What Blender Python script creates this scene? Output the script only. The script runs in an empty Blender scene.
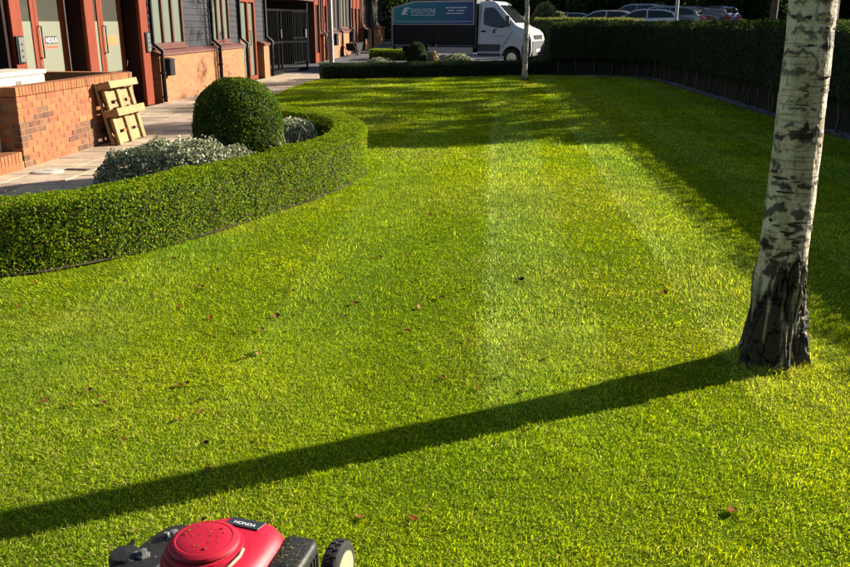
import bpy, bmesh, math, random
import numpy as np
from mathutils import Vector, Matrix

random.seed(7)
rng = np.random.default_rng(7)
R = math.radians
scene = bpy.context.scene
COL = scene.collection

# ------------------------------------------------------------------ camera, sky, sun, exposure
cam_d = bpy.data.cameras.new('camera')
cam_d.sensor_width = 36.0
cam_d.lens = 36.0 * 851.0 / 850.0
cam_d.clip_start = 0.05
cam_d.clip_end = 1000.0
cam = bpy.data.objects.new('camera', cam_d)
COL.objects.link(cam)
cam.location = (0, 0, 1.65)
cam.rotation_euler = (R(90) - math.atan(261.5 / 851.0), 0, math.atan(0.08))
scene.camera = cam

SUN_EL = R(22.3)
SUN_AZ = math.atan2(0.869, 0.495)            # measured from +Y towards +X
world = bpy.data.worlds.new('World')
scene.world = world
world.use_nodes = True
wn = world.node_tree
for n in list(wn.nodes):
    wn.nodes.remove(n)
w_out = wn.nodes.new('ShaderNodeOutputWorld')
w_bg = wn.nodes.new('ShaderNodeBackground')
w_sky = wn.nodes.new('ShaderNodeTexSky')
w_sky.sky_type = 'NISHITA'
w_sky.sun_disc = False
w_sky.sun_elevation = SUN_EL
w_sky.sun_rotation = SUN_AZ
w_bg.inputs[1].default_value = 0.05
wn.links.new(w_sky.outputs[0], w_bg.inputs[0])
wn.links.new(w_bg.outputs[0], w_out.inputs[0])

sun_d = bpy.data.lights.new('sun', 'SUN')
sun_d.energy = 5.0
sun_d.angle = R(0.53)
sun_d.color = (1.0, 0.90, 0.74)
sun = bpy.data.objects.new('sun', sun_d)
COL.objects.link(sun)
SUN = Vector((math.sin(SUN_AZ) * math.cos(SUN_EL), math.cos(SUN_AZ) * math.cos(SUN_EL), math.sin(SUN_EL)))
sun.rotation_euler = (-SUN).to_track_quat('-Z', 'Y').to_euler()
sun.location = (20, 12, 12)

vs = scene.view_settings
vs.view_transform = 'Standard'
vs.look = 'None'
vs.gamma = 1.0
vs.exposure = 1.6
vs.use_curve_mapping = False


# ------------------------------------------------------------------ ground shape and noise
def sstep(t):
    t = np.clip(t, 0.0, 1.0)
    return t * t * (3 - 2 * t)


def gz(x, y):
    """height of the ground: flat lawn, gentle rise behind it, car park a little higher"""
    return float(0.012 * np.clip(y - 28.0, 0, 25) + 0.22 * sstep((x - 6.2) / 4.0) * sstep((y - 2.0) / 8.0)
                 + 0.58 * sstep((x - 1.0) / 4.0) * sstep((y - 34.5) / 5.0))


_LAT = np.random.default_rng(11).random((32, 32, 32))


def noise(p):
    """value noise, p is (n,3), returns 0..1"""
    p = np.asarray(p, dtype=np.float64)
    i = np.floor(p).astype(int)
    f = p - i
    f = f * f * (3 - 2 * f)
    r = 0
    for dx in (0, 1):
        for dy in (0, 1):
            for dz in (0, 1):
                w = (np.where(dx, f[:, 0], 1 - f[:, 0]) * np.where(dy, f[:, 1], 1 - f[:, 1])
                     * np.where(dz, f[:, 2], 1 - f[:, 2]))
                r = r + w * _LAT[(i[:, 0] + dx) % 32, (i[:, 1] + dy) % 32, (i[:, 2] + dz) % 32]
    return r


def fbm(p, oct=3):
    p = np.asarray(p, dtype=np.float64)
    a, s, r = 0.5, 0.0, 0
    for k in range(oct):
        r = r + a * noise(p * (2 ** k) + 7.3 * k)
        s += a
        a *= 0.5
    return r / s


# ------------------------------------------------------------------ materials
def new_mat(name):
    m = bpy.data.materials.new(name)
    m.use_nodes = True
    nt = m.node_tree
    for n in list(nt.nodes):
        nt.nodes.remove(n)
    out = nt.nodes.new('ShaderNodeOutputMaterial')
    b = nt.nodes.new('ShaderNodeBsdfPrincipled')
    nt.links.new(b.outputs[0], out.inputs[0])
    return m, nt, b, out


def rgba(c):
    return (c[0], c[1], c[2], 1.0)


def mat(name, col, rough=0.6, col2=None, scale=12.0, detail=4.0, bump=0.0, bscale=None, metal=0.0, spec=0.5,
        rand=0.0, stretch=None, coat=0.0, world_coords=False):
    """a procedural surface: two colours mixed by noise, optional bump, optional tint per object"""
    m, nt, b, out = new_mat(name)
    N, L = nt.nodes, nt.links
    b.inputs['Roughness'].default_value = rough
    b.inputs['Metallic'].default_value = metal
    b.inputs['Specular IOR Level'].default_value = spec
    b.inputs['Coat Weight'].default_value = coat
    if col2 is None:
        col2 = tuple(c * 0.78 for c in col)
    if world_coords:
        g = N.new('ShaderNodeNewGeometry')
        src = g.outputs['Position']
    else:
        tc = N.new('ShaderNodeTexCoord')
        src = tc.outputs['Object']
    if stretch:
        mp = N.new('ShaderNodeMapping')
        mp.inputs['Scale'].default_value = stretch
        L.new(src, mp.inputs[0])
        src = mp.outputs[0]
    nz = N.new('ShaderNodeTexNoise')
    nz.inputs['Scale'].default_value = scale
    nz.inputs['Detail'].default_value = detail
    L.new(src, nz.inputs['Vector'])
    rp = N.new('ShaderNodeValToRGB')
    rp.color_ramp.elements[0].position = 0.32
    rp.color_ramp.elements[0].color = rgba(col2)
    rp.color_ramp.elements[1].position = 0.68
    rp.color_ramp.elements[1].color = rgba(col)
    L.new(nz.outputs['Fac'], rp.inputs[0])
    c = rp.outputs[0]
    if rand:
        oi = N.new('ShaderNodeObjectInfo')
        mr = N.new('ShaderNodeMapRange')
        mr.inputs[3].default_value = 1 - rand
        mr.inputs[4].default_value = 1 + rand
        L.new(oi.outputs['Random'], mr.inputs[0])
        hs = N.new('ShaderNodeHueSaturation')
        L.new(mr.outputs[0], hs.inputs['Value'])
        L.new(c, hs.inputs['Color'])
        mr2 = N.new('ShaderNodeMapRange')
        mr2.inputs[3].default_value = 0.49
        mr2.inputs[4].default_value = 0.51
        mu = N.new('ShaderNodeMath')
        mu.operation = 'FRACT'
        mm = N.new('ShaderNodeMath')
        mm.operation = 'MULTIPLY'
        mm.inputs[1].default_value = 7.31
        L.new(oi.outputs['Random'], mm.inputs[0])
        L.new(mm.outputs[0], mu.inputs[0])
        L.new(mu.outputs[0], mr2.inputs[0])
        L.new(mr2.outputs[0], hs.inputs['Hue'])
        c = hs.outputs[0]
    L.new(c, b.inputs['Base Color'])
    if bump:
        n2 = N.new('ShaderNodeTexNoise')
        n2.inputs['Scale'].default_value = bscale or scale * 4
        n2.inputs['Detail'].default_value = 6
        L.new(src, n2.inputs['Vector'])
        bp = N.new('ShaderNodeBump')
        bp.inputs['Strength'].default_value = bump
        bp.inputs['Distance'].default_value = 0.02
        L.new(n2.outputs['Fac'], bp.inputs['Height'])
        L.new(bp.outputs[0], b.inputs['Normal'])
    return m


def leaf_mat(name, trans=0.35, rough=0.5, spec=0.4):
    """colour from the per-leaf attribute 'tint', thin leaf that lets light through"""
    m, nt, b, out = new_mat(name)
    N, L = nt.nodes, nt.links
    at = N.new('ShaderNodeAttribute')
    at.attribute_name = 'tint'
    b.inputs['Roughness'].default_value = rough
    b.inputs['Specular IOR Level'].default_value = spec
    L.new(at.outputs['Color'], b.inputs['Base Color'])
    tr = N.new('ShaderNodeBsdfTranslucent')
    hs = N.new('ShaderNodeHueSaturation')
    hs.inputs['Saturation'].default_value = 1.1
    hs.inputs['Value'].default_value = 1.5
    hs.inputs['Hue'].default_value = 0.485
    L.new(at.outputs['Color'], hs.inputs['Color'])
    L.new(hs.outputs[0], tr.inputs['Color'])
    mx = N.new('ShaderNodeMixShader')
    mx.inputs[0].default_value = trans
    L.new(b.outputs[0], mx.inputs[1])
    L.new(tr.outputs[0], mx.inputs[2])
    L.new(mx.outputs[0], out.inputs[0])
    return m


def brick_mat(name, c1, c2, mortar):
    m, nt, b, out = new_mat(name)
    N, L = nt.nodes, nt.links
    g = N.new('ShaderNodeNewGeometry')
    sp = N.new('ShaderNodeSeparateXYZ')
    L.new(g.outputs['Position'], sp.inputs[0])
    ad = N.new('ShaderNodeMath')
    L.new(sp.outputs[0], ad.inputs[0])
    L.new(sp.outputs[1], ad.inputs[1])
    cb = N.new('ShaderNodeCombineXYZ')
    L.new(ad.outputs[0], cb.inputs[0])
    L.new(sp.outputs[2], cb.inputs[1])
    br = N.new('ShaderNodeTexBrick')
    br.inputs['Scale'].default_value = 1.0
    br.inputs['Brick Width'].default_value = 0.225
    br.inputs['Row Height'].default_value = 0.075
    br.inputs['Mortar Size'].default_value = 0.006
    br.inputs['Bias'].default_value = -0.1
    br.inputs['Color1'].default_value = rgba(c1)
    br.inputs['Color2'].default_value = rgba(c2)
    br.inputs['Mortar'].default_value = rgba(mortar)
    L.new(cb.outputs[0], br.inputs['Vector'])
    nz = N.new('ShaderNodeTexNoise')
    nz.inputs['Scale'].default_value = 5
    nz.inputs['Detail'].default_value = 6
    L.new(g.outputs['Position'], nz.inputs['Vector'])
    mx = N.new('ShaderNodeMix')
    mx.data_type = 'RGBA'
    mx.blend_type = 'MULTIPLY'
    mx.inputs[0].default_value = 0.35
    L.new(br.outputs[0], mx.inputs[6])
    L.new(nz.outputs['Color'], mx.inputs[7])
    L.new(mx.outputs[2], b.inputs['Base Color'])
    bp = N.new('ShaderNodeBump')
    bp.invert = True
    bp.inputs['Strength'].default_value = 0.6
    bp.inputs['Distance'].default_value = 0.01
    L.new(br.outputs['Fac'], bp.inputs['Height'])
    L.new(bp.outputs[0], b.inputs['Normal'])
    b.inputs['Roughness'].default_value = 0.85
    return m


def glass_mat(name, col, rough=0.06, spec=0.6, alpha_mix=0.0):
    m, nt, b, out = new_mat(name)
    b.inputs['Base Color'].default_value = rgba(col)
    b.inputs['Roughness'].default_value = rough
    b.inputs['Specular IOR Level'].default_value = spec
    if alpha_mix:
        N, L = nt.nodes, nt.links
        tr = N.new('ShaderNodeBsdfTransparent')
        tr.inputs[0].default_value = (0.75, 0.85, 0.80, 1)
        mx = N.new('ShaderNodeMixShader')
        mx.inputs[0].default_value = alpha_mix
        L.new(b.outputs[0], mx.inputs[1])
        L.new(tr.outputs[0], mx.inputs[2])
        L.new(mx.outputs[0], out.inputs[0])
    return m


M = {}
M['asphalt'] = mat('asphalt', (0.075, 0.08, 0.09), 0.9, (0.045, 0.048, 0.055), 3, bump=0.4, bscale=90, world_coords=True)
M['earth'] = mat('earth', (0.06, 0.05, 0.03), 0.95, (0.03, 0.035, 0.015), 2, bump=0.5, bscale=30, world_coords=True)
M['soil'] = mat('soil', (0.075, 0.052, 0.035), 0.95, (0.035, 0.024, 0.016), 14, bump=1.0, bscale=60, world_coords=True)
M['turf'] = mat('turf', (0.085, 0.145, 0.006), 0.95, (0.06, 0.09, 0.006), 9, detail=8, bump=0.6, bscale=80, world_coords=True, spec=0.0)
M['slab'] = mat('sandstone_slab', (0.43, 0.335, 0.235), 0.85, (0.27, 0.205, 0.145), 3.5, detail=8, bump=0.25, bscale=25, rand=0.22, world_coords=True)
M['slab_joint'] = mat('slab_joint', (0.10, 0.085, 0.06), 0.95, (0.05, 0.045, 0.03), 9, world_coords=True)
M['brick'] = mat('brick', (0.315, 0.105, 0.032), 0.85, (0.225, 0.070, 0.023), 9, detail=8, bump=0.4, bscale=60, rand=0.13, world_coords=True)
M['brick_stain'] = mat('weathered_brick', (0.20, 0.080, 0.036), 0.9, (0.075, 0.042, 0.026), 14, detail=6, bump=0.5, bscale=60, rand=0.25, world_coords=True)
M['mortar'] = mat('mortar', (0.27, 0.145, 0.066), 0.95, (0.20, 0.105, 0.05), 20, bump=0.3, world_coords=True)
M['brickwork'] = brick_mat('brickwork', (0.37, 0.150, 0.052), (0.29, 0.105, 0.035), (0.31, 0.18, 0.09))
M['sill'] = mat('plum_brick_sill', (0.13, 0.045, 0.032), 0.6, (0.085, 0.03, 0.024), 8, world_coords=True)
M['timber_red'] = mat('red_stained_timber', (0.20, 0.032, 0.008), 0.55, (0.13, 0.020, 0.006), 6, detail=6, spec=0.25, stretch=(6, 6, 0.6), bump=0.12, bscale=20)
M['timber_dark'] = mat('brown_stained_timber', (0.10, 0.022, 0.012), 0.55, (0.065, 0.014, 0.009), 6, stretch=(6, 6, 0.6))
M['reveal_dark'] = mat('black_brown_timber', (0.020, 0.006, 0.005), 0.7, (0.012, 0.004, 0.004), 6, spec=0.15)  # near-black colour stands in for shade on camera-facing sides
M['clad'] = mat('slate_grey_board', (0.026, 0.028, 0.034), 0.65, (0.018, 0.019, 0.024), 5, spec=0.2, stretch=(1, 1, 6), rand=0.15, bump=0.15, bscale=20)
M['black_metal'] = mat('black_metal', (0.008, 0.008, 0.009), 0.55, (0.005, 0.005, 0.006), 14, spec=0.25)
M['dark_grey'] = mat('dark_grey_metal', (0.022, 0.024, 0.028), 0.5, (0.015, 0.016, 0.02), 14, spec=0.3)
M['gate_black'] = mat('matt_black_gate_paint', (0.003, 0.003, 0.0035), 0.85, (0.002, 0.002, 0.0025), 14, spec=0.1)
M['galv'] = mat('galvanised_steel', (0.42, 0.43, 0.42), 0.45, (0.30, 0.31, 0.31), 9, metal=0.6)
M['silver'] = mat('brushed_steel', (0.6, 0.6, 0.58), 0.3, (0.5, 0.5, 0.48), 20, metal=0.9)
M['pane'] = glass_mat('window_glass_with_blind', (0.145, 0.17, 0.135), 0.08, 0.8)
M['pane_dark'] = glass_mat('dark_glass', (0.055, 0.055, 0.045), 0.05, 0.9)
M['film'] = glass_mat('frosted_film', (0.165, 0.175, 0.130), 0.4, 0.4)
M['car_glass'] = glass_mat('car_glass', (0.012, 0.015, 0.015), 0.05, 0.4)
M['white_box'] = mat('cream_plastic', (0.56, 0.52, 0.42), 0.5, (0.50, 0.46, 0.37), 4)
M['pallet'] = mat('pallet_pine', (0.38, 0.245, 0.095), 0.8, (0.20, 0.13, 0.060), 4, detail=8, stretch=(2, 10, 10), bump=0.2, bscale=14, rand=0.12)
M['cover'] = mat('pale_drain_cover', (0.48, 0.45, 0.38), 0.7, (0.38, 0.35, 0.3), 20, bump=0.3)
M['roof'] = mat('slate_roof', (0.07, 0.07, 0.075), 0.8, (0.045, 0.045, 0.05), 6, world_coords=True)
M['fence_wood'] = mat('brown_fence_board', (0.13, 0.065, 0.035), 0.8, (0.08, 0.04, 0.022), 5, stretch=(5, 5, 0.7), rand=0.2)
M['render'] = mat('dark_passage_wall', (0.05, 0.045, 0.04), 0.9, (0.03, 0.028, 0.025), 4)
M['red_sign'] = mat('red_sign_vinyl', (0.65, 0.07, 0.04), 0.5, (0.6, 0.06, 0.035), 5)
M['orange_sign'] = mat('orange_sign_vinyl', (0.75, 0.16, 0.05), 0.5, (0.7, 0.14, 0.045), 5)
M['black_sign'] = mat('black_sign_vinyl', (0.02, 0.022, 0.025), 0.5, (0.015, 0.016, 0.02), 5)
M['white_vinyl'] = mat('white_vinyl', (0.75, 0.76, 0.76), 0.5, (0.7, 0.71, 0.71), 5)
M['grey_vinyl'] = mat('grey_vinyl', (0.30, 0.31, 0.26), 0.5, (0.27, 0.28, 0.23), 5)
M['leaf'] = leaf_mat('hedge_leaf', 0.42, 0.6, 0.07)
M['grass'] = leaf_mat('grass_blade', 0.45, 0.8, 0.06)
M['silver_leaf'] = leaf_mat('silver_leaf', 0.18, 0.6, 0.3)
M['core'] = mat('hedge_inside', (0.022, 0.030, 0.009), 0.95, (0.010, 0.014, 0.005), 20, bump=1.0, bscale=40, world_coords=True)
M['bark'] = mat('brown_bark', (0.10, 0.075, 0.05), 0.9, (0.05, 0.038, 0.026), 14, stretch=(1, 1, 0.25), bump=0.8, bscale=30)
M['stem'] = mat('hedge_stem', (0.12, 0.085, 0.06), 0.9, (0.06, 0.045, 0.03), 18, stretch=(1, 1, 0.3), bump=0.5)
M['stone'] = mat('slate_chipping', (0.20, 0.215, 0.25), 0.8, (0.12, 0.13, 0.155), 14, world_coords=True)
M['tyre'] = mat('tyre_rubber', (0.014, 0.014, 0.014), 0.85, (0.01, 0.01, 0.01), 30, bump=0.2)


# ------------------------------------------------------------------ mesh builder
class MB:
    def __init__(self):
        self.v, self.f = [], []

    def add(self, vs_, fs_):
        o = len(self.v)
        self.v += [tuple(p) for p in vs_]
        self.f += [tuple(i + o for i in f) for f in fs_]
        return self

    def box(self, x0, x1, y0, y1, z0, z1):
        return self.add([(x0, y0, z0), (x1, y0, z0), (x1, y1, z0), (x0, y1, z0),
                         (x0, y0, z1), (x1, y0, z1), (x1, y1, z1), (x0, y1, z1)],
                        [(3, 2, 1, 0), (4, 5, 6, 7), (0, 1, 5, 4), (1, 2, 6, 5), (2, 3, 7, 6), (3, 0, 4, 7)])

    def cyl(self, p0, p1, r0, r1=None, n=12, cap=True):
        r1 = r0 if r1 is None else r1
        p0, p1 = Vector(p0), Vector(p1)
        d = (p1 - p0).normalized()
        a = d.orthogonal().normalized()
        b = d.cross(a)
        vs_ = []
        for p, r in ((p0, r0), (p1, r1)):
            for k in range(n):
                t = 2 * math.pi * k / n
                vs_.append(p + (a * math.cos(t) + b * math.sin(t)) * r)
        fs_ = [(k, (k + 1) % n, n + (k + 1) % n, n + k) for k in range(n)]
        if cap:
            fs_ += [tuple(range(n - 1, -1, -1)), tuple(range(n, 2 * n))]
        return self.add(vs_, fs_)

    def tube(self, pts, r, n=8):
        pts = [Vector(p) for p in pts]
        rs = r if isinstance(r, (list, tuple)) else [r] * len(pts)
        vs_, fs_ = [], []
        up = None
        for i, p in enumerate(pts):
            d = (pts[min(i + 1, len(pts) - 1)] - pts[max(i - 1, 0)]).normalized()
            if up is None:
                up = d.orthogonal().normalized()
            a = (up - d * up.dot(d)).normalized()
            up = a
            b = d.cross(a)
            for k in range(n):
                t = 2 * math.pi * k / n
                vs_.append(p + (a * math.cos(t) + b * math.sin(t)) * rs[i])
        for i in range(len(pts) - 1):
            for k in range(n):
                fs_.append((i * n + k, i * n + (k + 1) % n, (i + 1) * n + (k + 1) % n, (i + 1) * n + k))
        fs_ += [tuple(range(n - 1, -1, -1)), tuple(range((len(pts) - 1) * n, len(pts) * n))]
        return self.add(vs_, fs_)

    def prism(self, poly, a, b, axis='y'):
        """poly of 2D points swept along an axis: 'y' -> (x,z) points, 'x' -> (y,z), 'z' -> (x,y)"""
        n = len(poly)

        def P(q, t):
            return {'y': (q[0], t, q[1]), 'x': (t, q[0], q[1]), 'z': (q[0], q[1], t)}[axis]
        vs_ = [P(q, a) for q in poly] + [P(q, b) for q in poly]
        fs_ = [(k, (k + 1) % n, n + (k + 1) % n, n + k) for k in range(n)] + [tuple(range(n - 1, -1, -1)), tuple(range(n, 2 * n))]
        return self.add(vs_, fs_)

    def lathe(self, prof, n=24, c=(0, 0, 0), axis='z', cap=True):
        """prof: list of (radius, height)"""
        vs_, fs_ = [], []
        for r, h in prof:
            for k in range(n):
                t = 2 * math.pi * k / n
                x, y = r * math.cos(t), r * math.sin(t)
                q = {'z': (x, y, h), 'y': (x, h, y), 'x': (h, x, y)}[axis]
                vs_.append((q[0] + c[0], q[1] + c[1], q[2] + c[2]))
        for i in range(len(prof) - 1):
            for k in range(n):
                fs_.append((i * n + k, i * n + (k + 1) % n, (i + 1) * n + (k + 1) % n, (i + 1) * n + k))
        if cap:
            fs_ += [tuple(range(n - 1, -1, -1)), tuple(range((len(prof) - 1) * n, len(prof) * n))]
        return self.add(vs_, fs_)

    def build(self, name, m, parent=None, smooth=False, bevel=0.0, kind=None, loc=None, segs=1):
        me = bpy.data.meshes.new(name)
        me.from_pydata(self.v, [], self.f)
        bm = bmesh.new()
        bm.from_mesh(me)
        bmesh.ops.recalc_face_normals(bm, faces=bm.faces)
        if bevel:
            es = [e for e in bm.edges if len(e.link_faces) == 2 and e.calc_face_angle(0) > 0.5]
            bmesh.ops.bevel(bm, geom=es, offset=bevel, segments=segs, affect='EDGES', profile=0.6)
        bm.to_mesh(me)
        bm.free()
        return link(name, me, m, parent, smooth, kind, loc)


def link(name, me, m, parent=None, smooth=False, kind=None, loc=None):
    if m is not None and not me.materials:
        me.materials.append(M[m] if isinstance(m, str) else m)
    if smooth:
        if smooth is True:
            me.shade_smooth()
        else:
            me.shade_smooth()
            try:
                me.set_sharp_from_angle(angle=R(smooth))
            except Exception:
                pass
    o = bpy.data.objects.new(name, me)
    COL.objects.link(o)
    if parent is not None:
        o.parent = parent
    if loc is not None:
        o.location = loc
    if kind:
        o['kind'] = kind
    return o


def tag(o, label, cat, group=None):
    o['label'] = label
    o['category'] = cat
    if group:
        o['group'] = group
    return o


def thing(name, label, cat, loc=(0, 0, 0), rz=0.0, group=None):
    o = bpy.data.objects.new(name, None)
    o.empty_display_size = 0.2
    COL.objects.link(o)
    o.location = loc
    o.rotation_euler = (0, 0, rz)
    return tag(o, label, cat, group)


def np_mesh(name, verts, faces, tint=None):
    """fast mesh from numpy arrays: verts (n,3), faces (m,k)"""
    me = bpy.data.meshes.new(name)
    n, m_, k = len(verts), len(faces), faces.shape[1]
    me.vertices.add(n)
    me.vertices.foreach_set('co', np.ascontiguousarray(verts, dtype=np.float32).ravel())
    me.loops.add(m_ * k)
    me.loops.foreach_set('vertex_index', np.ascontiguousarray(faces, dtype=np.int32).ravel())
    me.polygons.add(m_)
    me.polygons.foreach_set('loop_start', np.arange(0, m_ * k, k, dtype=np.int32))
    me.polygons.foreach_set('loop_total', np.full(m_, k, dtype=np.int32))
    me.update(calc_edges=True)
    if tint is not None:
        a = me.attributes.new('tint', 'FLOAT_COLOR', 'POINT')
        c = np.ones((n, 4), dtype=np.float32)
        c[:, :3] = tint
        a.data.foreach_set('color', c.ravel())
    return me


def text_part(name, body, size, m, parent, mtx, width=None, extrude=0.0):
    cu = bpy.data.curves.new(name, 'FONT')
    cu.body = body
    cu.size = size
    cu.extrude = extrude
    cu.align_x = 'LEFT'
    t = bpy.data.objects.new(name + '_source', cu)
    COL.objects.link(t)
    dg = bpy.context.evaluated_depsgraph_get()
    me = bpy.data.meshes.new_from_object(t.evaluated_get(dg))
    bpy.data.objects.remove(t)
    me.name = name
    if width:
        xs = [v.co.x for v in me.vertices]
        k = width / (max(xs) - min(xs))
        for v in me.vertices:
            v.co.x *= k
    me.transform(mtx)
    me.materials.clear()
    return link(name, me, m, parent)


def frame_x(o):      # lettering that faces +X
    return Matrix(((0, 0, 1, o[0]), (1, 0, 0, o[1]), (0, 1, 0, o[2]), (0, 0, 0, 1)))


def frame_my(o):     # lettering that faces -Y
    return Matrix(((1, 0, 0, o[0]), (0, 0, -1, o[1]), (0, 1, 0, o[2]), (0, 0, 0, 1)))


# ------------------------------------------------------------------ foliage
def leaves(name, pos, nrm, size, cols, m, parent, spread=0.9, aspect=0.55, kind='stuff', loc=None, droop=0.0):
    """a folded diamond leaf at each point, turned loosely towards nrm"""
    n = len(pos)
    d = nrm + spread * rng.normal(size=(n, 3))
    d /= np.linalg.norm(d, axis=1)[:, None] + 1e-9
    t = rng.normal(size=(n, 3))
    t[:, 2] -= droop
    t -= d * (t * d).sum(1)[:, None]
    t /= np.linalg.norm(t, axis=1)[:, None] + 1e-9
    b = np.cross(d, t)
    s = (size * rng.uniform(0.6, 1.3, n))[:, None]
    v = np.empty((n, 4, 3))
    v[:, 0] = pos - t * s * 0.5
    v[:, 1] = pos + b * s * 0.5 * aspect + d * s * 0.12
    v[:, 2] = pos + t * s * 0.5
    v[:, 3] = pos - b * s * 0.5 * aspect + d * s * 0.12
    i = np.arange(n)[:, None] * 4
    f = np.concatenate([i + np.array([[0, 1, 2]]), i + np.array([[0, 2, 3]])])
    me = np_mesh(name, v.reshape(-1, 3), f, np.repeat(cols, 4, axis=0))
    return link(name, me, m, parent, kind=kind, loc=loc)


def mix_cols(n, table, p=None, var=0.2):
    """pick leaf colours from a table and vary each"""
    t = np.array(table)
    k = rng.choice(len(t), size=n, p=p)
    return np.clip(t[k] * rng.uniform(1 - var, 1 + var, (n, 1)) * rng.uniform(0.93, 1.07, (n, 3)), 0.002, 1)


def smooth_path(pts, step=0.15):
    """Catmull-Rom through the points, resampled"""
    P = [np.array(p, float) for p in pts]
    P = [2 * P[0] - P[1]] + P + [2 * P[-1] - P[-2]]
    out = []
    for i in range(1, len(P) - 2):
        k = max(2, int(np.linalg.norm(P[i + 1] - P[i]) / step))
        for j in range(k):
            t = j / k
            out.append(0.5 * (2 * P[i] + (P[i + 1] - P[i - 1]) * t + (2 * P[i - 1] - 5 * P[i] + 4 * P[i + 1] - P[i + 2]) * t * t
                              + (3 * P[i] - P[i - 1] - 3 * P[i + 1] + P[i + 2]) * t ** 3))
    out.append(P[-2])
    return np.array(out)


def path_frame(path):
    d = np.gradient(path, axis=0)
    d /= np.linalg.norm(d, axis=1)[:, None]
    nrm = np.stack([-d[:, 1], d[:, 0]], 1)        # left side of travel
    seg = np.linalg.norm(np.diff(path, axis=0), axis=1)
    s = np.concatenate([[0], np.cumsum(seg)])
    return d, nrm, s


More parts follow.
